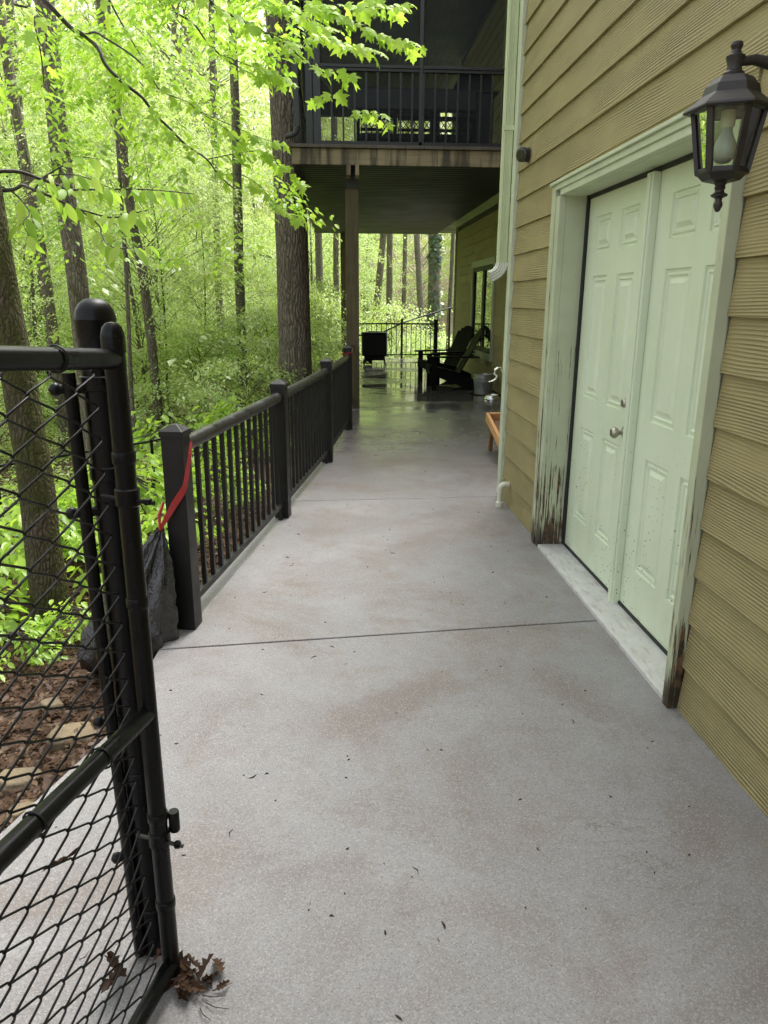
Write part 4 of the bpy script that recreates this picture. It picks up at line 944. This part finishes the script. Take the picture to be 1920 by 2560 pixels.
# ------------------------------------------------------------------ mossy tree behind the gate, with its oval-leaved branches
mt = trunk_tree('mossy_tree', 'mossy leaning trunk with long oval leaved branches near the gate', [(-1.90, 4.2, 3.0), (-1.79, 4.2, 2.01), (-1.77, 4.2, 1.56), (-1.735, 4.2, 1.02), (-1.715, 4.2, .59), (-1.72, 4.2, .1)], .098, 'moss', 9.0, 'high', 0, .45, 1.3, 24)
def wander(pts, amp, seed):
    r = random.Random(seed); a = r.uniform(0, 6); k = r.uniform(.5, 1.2)
    return [Vector((p[0], p[1] + amp*math.sin(a + k*i), p[2])) for i, p in enumerate(pts)]
def smooth_path(P, n=4):
    out = []
    for i in range(len(P)-1):
        p0, p1, p2, p3 = P[max(i-1, 0)], P[i], P[i+1], P[min(i+2, len(P)-1)]
        for t in np.linspace(0, 1, n+1)[:-1]:
            out.append(.5*((2*p1) + (p2-p0)*t + (2*p0-5*p1+4*p2-p3)*t*t + (3*p1-p0-3*p2+p3)*t**3))
    out.append(P[-1]); return out
OV = []
for t, w in ((0, 0), (.15, .13), (.4, .22), (.65, .19), (.85, .09)): OV.append((w, t))
def oval_mesh(seed):
    r = random.Random(seed); V = []; F = []; k = len(OV)
    for s in (-1, 0, 1):
        for w, t in OV: V.append((s*w, t, -.22*t*t - .05*t + (.05*abs(s)*w*2)))
    V.append((0, 1.0, -.30)); tip = 3*k
    for j in range(k-1): F += [(j, k+j, k+j+1, j+1), (k+j, 2*k+j, 2*k+j+1, k+j+1)]
    F += [(k-1, 2*k-1, tip), (2*k-1, 3*k-1, tip)]
    me = bpy.data.meshes.new('leaf'); me.from_pydata(V, [], F); me.update(); a = me.attributes.new('tint', 'FLOAT', 'POINT'); a.data.foreach_set('value', [r.uniform(.2, .9)]*len(V))
    me.polygons.foreach_set('use_smooth', [True]*len(F)); me.materials.append(M['oval']); return me
def maple_mesh(seed):
    r = random.Random(seed); h = [(.0, .0), (.12, .02), (.24, -.02), (.40, .10), (.30, .22), (.27, .30), (.42, .40), (.60, .62), (.40, .60), (.28, .60), (.20, .64), (.24, .78), (.12, .84), (0, 1.05)]
    out = h + [(-x, y) for x, y in h[-2:0:-1]]; cx, cy = 0, .38
    ben = r.uniform(.12, .32); V = [(0, cy, .03)] + [(x*r.uniform(.92, 1.08), y, -ben*(y-.2)**2*.9 - .35*abs(x)**1.5 + .03*r.random()) for x, y in out]
    F = [(0, i+1, (i+1) % len(out)+1) for i in range(len(out))]
    me = bpy.data.meshes.new('leaf'); me.from_pydata(V, [], F); me.update(); a = me.attributes.new('tint', 'FLOAT', 'POINT'); a.data.foreach_set('value', [r.uniform(.25, .95)]*len(V))
    me.materials.append(M['maple']); return me
OVM = [oval_mesh(i) for i in range(6)]; MPM = [maple_mesh(i) for i in range(10)]
def orient(d, nrm):
    y = Vector(d).normalized(); x = y.cross(Vector(nrm)).normalized(); z = x.cross(y); return Matrix((x, y, z)).transposed().to_euler()
def leafy(parent, path, meshes, size, step, seed, start=.0, down=.6, pet=.35, twig=None):
    r = random.Random(seed); o0 = off(parent); cnt = 0; acc = 0; side = 1; L = sum((b-a).length for a, b in zip(path[:-1], path[1:])); run = 0
    for a, b in zip(path[:-1], path[1:]):
        seg = (b-a).length; run += seg
        if run/L < start: continue
        acc += seg
        while acc > step:
            acc -= step; side = -side; p = b - (b-a)*(acc/seg if seg else 0); t = (b-a).normalized()
            lat = t.cross(Vector((0, 0, 1))).normalized()*side; s = size*r.uniform(.65, 1.25)
            d = (t*r.uniform(.1, .8) + lat*r.uniform(.3, 1.0) + Vector((r.uniform(-.3, .3), r.uniform(-.3, .3), -down*r.uniform(.4, 1.5)))).normalized()
            q = p + (lat*.6 + t*.4 + Vector((0, 0, r.uniform(-.3, .4))))*s*pet
            nr_ = Vector((r.uniform(-.6, .6), -.55 + r.uniform(-.5, .5), .8 + r.uniform(-.3, .4)))
            inst('leaf', r.choice(meshes), parent, q - o0, orient(d, nr_), s)
            if twig is not None: twig.tube([p, q], .0012, 3, cap=False)
            cnt += 1
    return cnt
TW = MB()
for k, (pts, r0, st_) in enumerate((
    ([(-1.80, 4.2, 2.06), (-1.66, 4.3, 2.1), (-1.57, 4.3, 2.08), (-1.48, 4.3, 2.05), (-1.4, 4.3, 2.02), (-1.23, 4.3, 2.01), (-.97, 4.3, 2.01), (-.74, 4.3, 2.0)], .011, .3),
    ([(-1.78, 4.2, 2.0), (-1.64, 4.1, 2.0), (-1.56, 4.1, 2.01), (-1.48, 4.1, 1.98), (-1.4, 4.1, 1.95), (-1.32, 4.1, 1.91), (-1.25, 4.1, 1.89), (-1.15, 4.1, 1.87), (-1.03, 4.1, 1.88), (-.93, 4.1, 1.89)], .010, .35),
    ([(-1.78, 4.2, 2.05), (-1.73, 4.3, 2.02), (-1.69, 4.3, 1.98), (-1.62, 4.3, 1.9), (-1.62, 4.3, 1.84), (-1.58, 4.3, 1.75)], .006, .4),
    ([(-1.32, 4.1, 1.91), (-1.22, 4.1, 1.83), (-1.19, 4.1, 1.78), (-1.13, 4.1, 1.72), (-1.03, 4.1, 1.71), (-.92, 4.1, 1.73)], .005, .3),
    ([(-1.57, 4.3, 2.08), (-1.45, 4.35, 2.16), (-1.36, 4.4, 2.20), (-1.25, 4.4, 2.18)], .005, .2),
    ([(-1.48, 4.1, 1.98), (-1.36, 4.0, 2.02), (-1.22, 3.95, 2.03), (-1.08, 3.9, 1.98)], .005, .2))):
    P = smooth_path(wander(pts, .10, k)); MB().tube(P, [r0*(1 - .8*i/len(P)) for i in range(len(P))], 6, cap=False).build('branch', M['twig'], mt, smooth=60)
    leafy(mt, P, OVM, .090, .030, k, st_, .8, .3, TW)
tag(TW.build('leaf_stalks', M['twig'], mt), kind='stuff')

# ------------------------------------------------------------------ maple whose branches hang over the walk
mp = trunk_tree('maple_tree', 'maple with a dark leaning trunk and long branches arching over the railing', [(-3.02, 9, 5.6), (-2.97, 9, 4.43), (-2.97, 9, 3.16), (-2.97, 9, 2.4), (-2.94, 9, 1.96), (-2.93, 9, 1.5), (-2.93, 9, .2)], .125, 'bark', 12.0, 'high', 0, .6, 1.3, 20)
TW = MB()
ROOT = {'a': [(-3.0, 9.0, 4.9), (-2.75, 8.2, 4.4), (-2.5, 7.4, 4.0)], 'b': [(-3.0, 9.0, 5.4), (-2.6, 8.3, 4.9), (-2.1, 7.6, 4.3)], 'c': [(-3.0, 9.0, 5.8), (-2.3, 8.3, 5.0), (-1.7, 7.7, 4.3)], 'd': [(-3.0, 9.0, 6.2), (-2.1, 8.2, 5.0), (-1.4, 7.3, 4.2)]}
BRN = [
 (ROOT['a'] + [(-2.3, 7, 3.77), (-2.15, 7, 3.61), (-2.04, 7, 3.55), (-1.92, 7, 3.44), (-1.85, 7, 3.3), (-1.73, 7, 3.18), (-1.6, 7, 3.09), (-1.52, 7, 2.98), (-1.39, 7, 2.86), (-1.25, 7, 2.72), (-1.08, 7, 2.61), (-.99, 7, 2.49), (-.88, 7, 2.4)], .024, .62, .13),
 ([(-2.04, 7, 3.55), (-1.91, 6.9, 3.53), (-1.81, 6.9, 3.47), (-1.66, 6.9, 3.38), (-1.54, 6.9, 3.29), (-1.48, 6.9, 3.21), (-1.41, 6.9, 3.11), (-1.22, 6.9, 3.05), (-1.13, 6.9, 2.98), (-.95, 6.9, 2.88), (-.78, 6.9, 2.73)], .010, .35, .08),
 (ROOT['b'] + [(-1.84, 7.2, 3.85), (-1.79, 7.2, 3.74), (-1.72, 7.2, 3.61), (-1.63, 7.2, 3.45), (-1.54, 7.2, 3.31)], .014, .75, .12),
 (ROOT['c'] + [(-1.48, 7.4, 3.93), (-1.4, 7.4, 3.84), (-1.2, 7.4, 3.75), (-1.1, 7.4, 3.63), (-.95, 7.4, 3.51), (-.78, 7.4, 3.43), (-.57, 7.4, 3.3)], .016, .6, .09),
 (ROOT['d'] + [(-1.02, 7, 3.81), (-.93, 7, 3.74), (-.69, 7, 3.66), (-.53, 7, 3.59), (-.38, 7, 3.51), (-.27, 7, 3.41), (-.17, 7, 3.34), (.01, 7, 3.3), (.18, 7, 3.28)], .018, .62, .045),
 ([(-2.5, 7.4, 4.0), (-2.39, 6.5, 3.6), (-2.23, 6.5, 3.54), (-2.21, 6.5, 3.42), (-2.19, 6.5, 3.27), (-2.2, 6.5, 3.14), (-2.24, 6.5, 3.04), (-2.39, 6.5, 2.99)], .010, .55, .10),
 ([(-1.4, 7.3, 4.2), (-.7, 7.1, 4.0), (-.34, 7, 3.78), (-.16, 7, 3.78), (.02, 7, 3.76), (.13, 7, 3.7), (.21, 7, 3.66), (.35, 7, 3.59), (.49, 7, 3.53), (.64, 7, 3.53), (.72, 7, 3.51)], .009, .38, .032),
 ([(-.7, 7.1, 4.0), (-.47, 6.9, 3.79), (-.34, 6.9, 3.72), (-.23, 6.9, 3.65), (-.14, 6.9, 3.59), (-.01, 6.9, 3.57)], .006, .2, .030),
 ([(-.53, 7, 3.59), (-.3, 6.8, 3.44), (-.09, 6.8, 3.48), (.07, 6.8, 3.44), (.23, 6.8, 3.42), (.37, 6.8, 3.39)], .005, .2, .034),
 ([(-.17, 7, 3.34), (-.05, 7.0, 3.22), (.01, 7.1, 3.16), (.07, 7.1, 3.12), (.15, 7.1, 3.05), (.28, 7.1, 3.01), (.39, 7.1, 2.99), (.48, 7.1, 2.9)], .004, .55, .036),
 ([(-.05, 7, 3.22), (-.02, 7, 3.15), (-.08, 7, 3.1), (-.14, 7, 3.09)], .003, .2, .032),
 ([(-.7, 7.1, 4.0), (-.15, 7.1, 3.86), (.1, 7.1, 3.83), (.24, 7.1, 3.8), (.4, 7.1, 3.8), (.57, 7.1, 3.81)], .006, .35, .034),
 ([(-.15, 7.1, 3.86), (.3, 7.2, 3.92), (.43, 7.2, 3.89), (.55, 7.2, 3.89), (.66, 7.2, 3.91)], .004, .45, .034),
 ([(-.95, 7.4, 3.51), (-.81, 7.3, 3.43), (-.59, 7.3, 3.37), (-.46, 7.3, 3.35), (-.36, 7.3, 3.32)], .005, .45, .036),
 ([(-1.08, 7, 2.61), (-.7, 7.4, 2.76), (-.55, 7.4, 2.67), (-.4, 7.4, 2.6), (-.31, 7.4, 2.48)], .005, .5, .036),
 ([(-1.13, 6.9, 2.98), (-.84, 7.4, 2.95), (-.65, 7.4, 2.87), (-.47, 7.4, 2.81)], .004, .6, .045),
 ([(-.99, 7, 2.49), (-.86, 7.4, 2.57), (-.68, 7.4, 2.47), (-.56, 7.4, 2.33), (-.41, 7.4, 2.23), (-.3, 7.4, 2.17)], .005, .4, .036)]
for k, (pts, r0, st_, step) in enumerate(BRN):
    P = smooth_path(wander(pts, .08, 40+k)); MB().tube(P, [r0*(1 - .82*i/len(P)) for i in range(len(P))], 6, cap=False).build('branch', M['twig'], mp, smooth=60)
    leafy(mp, P, MPM, .112, step, 100+k, st_, .75, .55, TW)
tag(TW.build('leaf_stalks', M['twig'], mp), kind='stuff')
# finer leaf sprays along the higher limbs, too many to tell apart
Vs, Fs, Ts, nb_ = [], [], [], 0; r = np.random.default_rng(77)
for bx, by, bz, nspr in ((-2.1, 7.2, 3.4, 16), (-1.6, 7.1, 3.1, 18), (-1.2, 7.1, 2.8, 12), (-1.3, 7.4, 3.7, 10), (-2.4, 6.7, 3.1, 10), (-.8, 7.4, 3.5, 9), (-.75, 7.2, 3.85, 14), (-.35, 7.1, 3.75, 10), (-1.9, 7.6, 3.8, 10), (-2.6, 8.0, 3.6, 14), (-.7, 7.5, 2.6, 6), (-.6, 7.5, 2.2, 6), (-2.85, 8.3, 2.9, 12), (-2.6, 8.2, 2.1, 10), (-2.0, 8.3, 2.5, 10), (-2.9, 8.1, 4.1, 12), (-1.7, 8.0, 4.0, 12), (-2.2, 7.8, 2.9, 10), (-1.2, 7.9, 4.1, 10), (-1.5, 8.2, 2.0, 8)):
    V, F, t, O = crown(int(r.integers(1e6)), 0, .5, .5, nspr, 16, .075, PR_ROUND, .35, hexa=True)
    Vs.append(V + np.array([bx, by, bz-.3]) - np.array(mp.location)); Fs.append(F + nb_); nb_ += len(V); Ts.append(t)
tag(np_mesh('foliage', np.concatenate(Vs), np.concatenate(Fs), M['maple'], mp, tint=np.concatenate(Ts)), kind='stuff')

# ------------------------------------------------------------------ the wood
def place(n, keys, name, labels, cat, group, az, dist, smin, smax, seed, ymin=0, reject=None):
    r = np.random.default_rng(seed); c = 0; tries = 0
    while c < n and tries < 4000:
        tries += 1
        a = math.radians(r.uniform(*az)); d = math.sqrt(r.uniform(dist[0]**2, dist[1]**2)); x, y = d*math.sin(a), d*math.cos(a)
        if y < ymin: continue
        lim = float(np.interp(y, EY, EX)) if y < 20 else 99
        if y < 21.2 and x > lim - 1.3: continue
        if y < 21 and x > -1.0 - 1.1 and y > 9.5 and name == 'understory_tree' and x > -2.1: continue
        if reject and reject(x, y): continue
        k = int(r.integers(len(keys))); plant(keys[k], name, labels[k], cat, x, y, r.uniform(smin, smax), r.random()*6.28, group); c += 1
UL = ['slim sapling with small bright green leaf layers in the wood', 'taller young tree with spreading light green layers in the wood', 'narrow young tree with dense fresh leaves in the wood']
place(20, ['sap1', 'sap2', 'sap3'], 'understory_tree', [u.replace('in the wood', 'on the slope below the walk') for u in UL], 'tree', 'young trees of the understory', (-34, -4), (13.5, 27), .75, 1.15, 21, 8)
place(20, ['sap2', 'sap3', 'sap1'], 'understory_tree', [u.replace('in the wood', 'beyond the patio railing') for u in (UL[1], UL[2], UL[0])], 'tree', 'young trees of the understory', (-14, 15), (24, 40), .85, 1.3, 22, 23)
place(20, ['sap1', 'sap2', 'sap3'], 'understory_tree', UL, 'tree', 'young trees of the understory', (-36, -12), (24, 36), 1.0, 1.5, 23, 8)
TL = ['tall far tree with a yellow green crown', 'tall far pale barked tree with a wide light crown']
place(21, ['tall1', 'tall2'], 'tall_tree', TL, 'tree', 'tall trees closing the view', (-36, -8), (27, 58), .8, 1.1, 31, 8)
place(18, ['tall1', 'tall2'], 'tall_tree', TL, 'tree', 'tall trees closing the view', (-10, 17), (42, 66), .8, 1.1, 32, 30)
place(5, ['sap2', 'tall1'], 'bounce_tree', ['unseen leafy young tree added uphill of the open gate', 'unseen tall tree added uphill of the open gate'], 'tree', 'unseen trees added for green bounce', (-95, -45), (13, 24), .9, 1.2, 33, -6)  # out-of-view trees added to throw green bounce light
SL = ['waist high leafy shrub on the slope below the walk', 'low leafy shrub on the slope below the walk']; SL2 = ['waist high leafy shrub beyond the patio railing', 'low leafy shrub beyond the patio railing']
place(26, ['shrub1', 'shrub2'], 'shrub', SL, 'shrub', 'shrubs on the forest floor', (-30, -4), (10.5, 24), .7, 1.15, 41, 6)
place(30, ['shrub1', 'shrub2'], 'shrub', SL2, 'shrub', 'shrubs on the forest floor', (-6, 12), (21.8, 32), .9, 1.5, 42, 21.5)
for i, (x, y, s) in enumerate(((-1.3, 14.6, 1.0), (-.9, 16.2, 1.1), (-.55, 18.5, 1.2), (-.2, 20.9, 1.2))):
    plant('shrub1', 'shrub', 'bright leafy shrub between the oak and the patio', 'shrub', x, y, s, None, 'shrubs by the patio edge')
for i, (x, y, s) in enumerate(((-1.35, 3.65, .55), (-1.6, 3.45, .6), (-1.45, 4.6, 1.0), (-1.95, 4.9, 1.2), (-2.2, 3.9, 1.2), (-1.15, 4.9, .8), (-1.6, 5.6, 1.3), (-1.0, 6.2, .9), (-2.6, 5.4, 1.4), (-1.35, 7.4, 1.2), (-2.1, 6.6, 1.4), (-1.05, 8.6, 1.1), (-1.9, 8.3, 1.5), (-2.9, 7.3, 1.5), (-3.4, 6.3, 1.5), (-1.3, 10.0, 1.4))):
    plant('seed1', 'seedling', 'low bright green seedling in the leaf litter below the walk', 'plant', x, y, s, None, 'seedlings in the leaf litter', .01)
# far woodland mass
r = np.random.default_rng(91); n = 60000
azs = np.radians(r.uniform(-42, 24, n)); ds_ = np.sqrt(r.uniform(52**2, 105**2, n)); x, y = ds_*np.sin(azs), ds_*np.cos(azs); zb = terrain(x, y)
hgt = np.abs(r.normal(0, 1, n))*7 + r.random(n)*12; P = np.stack([x, y, zb + hgt], -1)
cl = np.array([mnoise.noise(Vector((p[0]*.14, p[1]*.14, p[2]*.25))) for p in P]); keep = cl + r.normal(0, .18, n) > -.18
P = P[keep]; nk = len(P); D = r.normal(0, 1, (nk, 3)); D[:, 2] -= .5; NN = r.normal(0, .6, (nk, 3)); NN[:, 2] += 1; NN[:, 1] -= .4
V, F = leaf_quads(P, D, NN, .55*(.6+.8*r.random(nk)), .7); tag(np_mesh('woodland', V, F, M['leaf_far'], tint=np.repeat(np.clip(.5 + cl[keep]*.9 + r.normal(0, .15, nk), 0, 1), 4)), 'far sunlit green woodland closing the view', 'woodland', None, 'stuff')
# forest floor: green ground cover and fallen leaves
r = np.random.default_rng(92)
def scatter(n, dmin, dmax, ylo, yhi, xlo):
    x = r.uniform(xlo, 1.0, n); y = r.uniform(ylo, yhi, n); d = np.interp(y, EY, EX) - x; k = (d > dmin) & (d < dmax); return x[k], y[k]
x, y = scatter(90000, 1.0, 16, 3.0, 24, -16); cn = np.array([mnoise.noise(Vector((a*.55, b*.55, 3))) for a, b in zip(x, y)]); d_e = np.interp(y, EY, EX) - x
k = cn + r.normal(0, .2, len(x)) > np.interp(d_e, [1.0, 2.5, 5], [.55, .15, -.2]); x, y = x[k], y[k]
xb, yb = r.uniform(-9, 14, 26000), r.uniform(20.3, 46, 26000); x, y = np.concatenate([x, xb]), np.concatenate([y, yb]); n = len(x)
P = np.stack([x, y, terrain(x, y) + np.abs(r.normal(0, .13, n)) + .02], -1); D = r.normal(0, 1, (n, 3)); D[:, 2] *= .4; NN = r.normal(0, .35, (n, 3)); NN[:, 2] += 1
V, F = leaf_quads(P, D, NN, .07*(.5+.9*r.random(n)), .6); tag(np_mesh('ground_cover', V, F, M['leaf'], tint=np.repeat(np.clip(r.normal(.45, .2, n), 0, 1), 4)), 'low green ground cover on the forest floor', 'ground cover', None, 'stuff')
x, y = scatter(60000, -.02, 5.5, .2, 13, -7); x2, y2 = scatter(90000, -.02, 2.4, .2, 6, -4.5); x, y = np.concatenate([x, x2]), np.concatenate([y, y2]); n = len(x)
P = np.stack([x, y, terrain(x, y) + .006 + np.abs(r.normal(0, .014, n))], -1); D = r.normal(0, 1, (n, 3)); D[:, 2] *= .25; NN = r.normal(0, .3, (n, 3)); NN[:, 2] += 1
V, F = leaf_quads(P, D, NN, .045*(.4+.9*r.random(n)), .45, .2); tag(np_mesh('leaf_litter', V, F, M['litter'], tint=np.repeat(np.clip(r.normal(.42, .22, n), 0, 1), 4)), 'brown leaf litter covering the ground below the walk', 'leaf litter', None, 'stuff')
# stones by the slab edge
SLB = ['flat tan stone lying in the leaf litter by the slab edge', 'flat tan stone lying in the leaf litter by the slab edge']
for i, (x, y, s) in enumerate(((-1.02, 2.55, .13), (-1.13, 2.30, .10), (-1.28, 2.05, .12), (-1.0, 2.05, .07), (-1.45, 1.75, .11), (-1.22, 2.85, .06))):
    m = MB(); nn_ = 9; z = float(terrain(x, y)); rr_ = [s*random.uniform(.7, 1.15) for _ in range(nn_)]; a0 = random.uniform(0, 6)
    for zz_, k_ in ((-.03, 1.0), (.025, .96), (.045, .80)):
        for j in range(nn_):
            t = a0 + 2*math.pi*j/nn_; m.v.append((x + rr_[j]*k_*math.cos(t), y + rr_[j]*k_*.7*math.sin(t), z + zz_ + random.uniform(-.006, .006)))
    m.f += [(a*nn_+j, a*nn_+(j+1) % nn_, (a+1)*nn_+(j+1) % nn_, (a+1)*nn_+j) for a in range(2) for j in range(nn_)] + [tuple(2*nn_+j for j in range(nn_))]
    tag(m.build('stone', M['stone'], None, bevel=.006), SLB[0], 'stone', 'stones by the slab edge')

# ------------------------------------------------------------------ small debris on the concrete
def oakleaf(seed):
    r = random.Random(seed); h = [(0, 0), (.06, .12), (.20, .20), (.10, .30), (.26, .42), (.10, .50), (.24, .66), (.08, .72), (.12, .88), (0, 1.0)]
    out = h + [(-x, y) for x, y in h[-2:0:-1]]; c1, c2 = r.uniform(-.5, .5), r.uniform(.2, .7)
    V = [(0, .5, 0)] + [(x, y, c2*x*x*3 + .12*math.sin(y*4 + c1*5) + .05*r.random()) for x, y in out]
    me = bpy.data.meshes.new('fallen_leaf'); me.from_pydata(V, [], [(0, i+1, (i+1) % len(out)+1) for i in range(len(out))]); me.update()
    a = me.attributes.new('tint', 'FLOAT', 'POINT'); a.data.foreach_set('value', [r.uniform(.15, .45)]*len(V)); me.materials.append(M['litter']); return me
OK_ = [oakleaf(i) for i in range(5)]
for i in range(22):
    a = random.uniform(0, 6.28); d = abs(random.gauss(0, .045)); x, y = -.335 + d*math.cos(a)*1.2, 1.30 + d*math.sin(a)*.8
    o = inst('fallen_leaf', OK_[i % 5], None, (x, y, .006 + random.random()*.025), (random.uniform(-.5, .5), random.uniform(-.5, .5), random.uniform(0, 6.28)), random.uniform(.03, .065))
    tag(o, 'curled brown leaf in the wet heap at the foot of the gate', 'leaf', 'leaves heaped at the gate foot')
for i, (x, y, z, s) in enumerate(((-.56, 1.18, .42, .085), (-.47, 1.30, .05, .06), (-.52, 1.27, .03, .07), (-.44, 1.36, .02, .06), (-.50, 1.36, .015, .06), (-.47, 1.22, .16, .07), (-.46, 1.40, .02, .05))):
    o = inst('fallen_leaf', OK_[i % 5], None, (x, y, z), (random.uniform(.6, 1.4) if z > .1 else .3, random.uniform(-.6, .6), random.uniform(0, 6.28)), s)
    tag(o, 'dead oak leaf caught in the chain link mesh' if z > .1 else 'dead leaf lying on the slab behind the gate', 'leaf', 'leaves caught in the gate mesh' if z > .1 else 'leaves behind the gate')
m = MB()
for (x, y, L, a) in [(-.30, 1.262, .055, -.6), (-.31, 1.25, .04, -1.1), (-.29, 1.29, .045, .15), (-.31, 1.28, .05, -.35)]:
    m.tube([(x, y, .006), (x + L*.5*math.cos(a), y + L*.5*math.sin(a), .010), (x + L*math.cos(a+.3), y + L*math.sin(a+.3), .004)], [.0016, .0012, .0007], 5)
tag(m.build('twigs', M['twig'], None), 'thin dark twigs scattered at the foot of the gate', 'twigs', None, 'stuff')
m = MB(); rs = random.Random(12)
for i in range(190):
    y = rs.uniform(.9, 6.5); x = rs.uniform(ex(y)+.1, 1.2); L = rs.uniform(.004, .013) if rs.random() < .93 else rs.uniform(.02, .035); a = rs.uniform(0, 6.28); w = rs.uniform(.0008, .0026)
    m.tube([(x, y, w*.6), (x + L*.5*math.cos(a), y + L*.5*math.sin(a), w*.9), (x + L*math.cos(a+.4), y + L*math.sin(a+.4), w*.5)], [w*.5, w, w*.4], 5)
for (x, y) in ((.10, 1.42), (.245, 1.43), (.12, 1.20), (.33, 1.10), (.21, 1.03)):
    a, L = rs.uniform(0, 3.1), rs.uniform(.012, .024); c, q = math.cos(a), math.sin(a); w = rs.uniform(.0018, .003); k = rs.uniform(-.3, .3)
    m.tube([(x + L*(t*c - k*t*t*q), y + L*(t*q + k*t*t*c), w*.8) for t in (0, .35, .7, 1)], [w*.4, w, w*.85, w*.3], 6)
tag(m.build('debris', M['litter'], None), 'tiny dark seeds and bits strewn over the walk', 'debris', None, 'stuff')
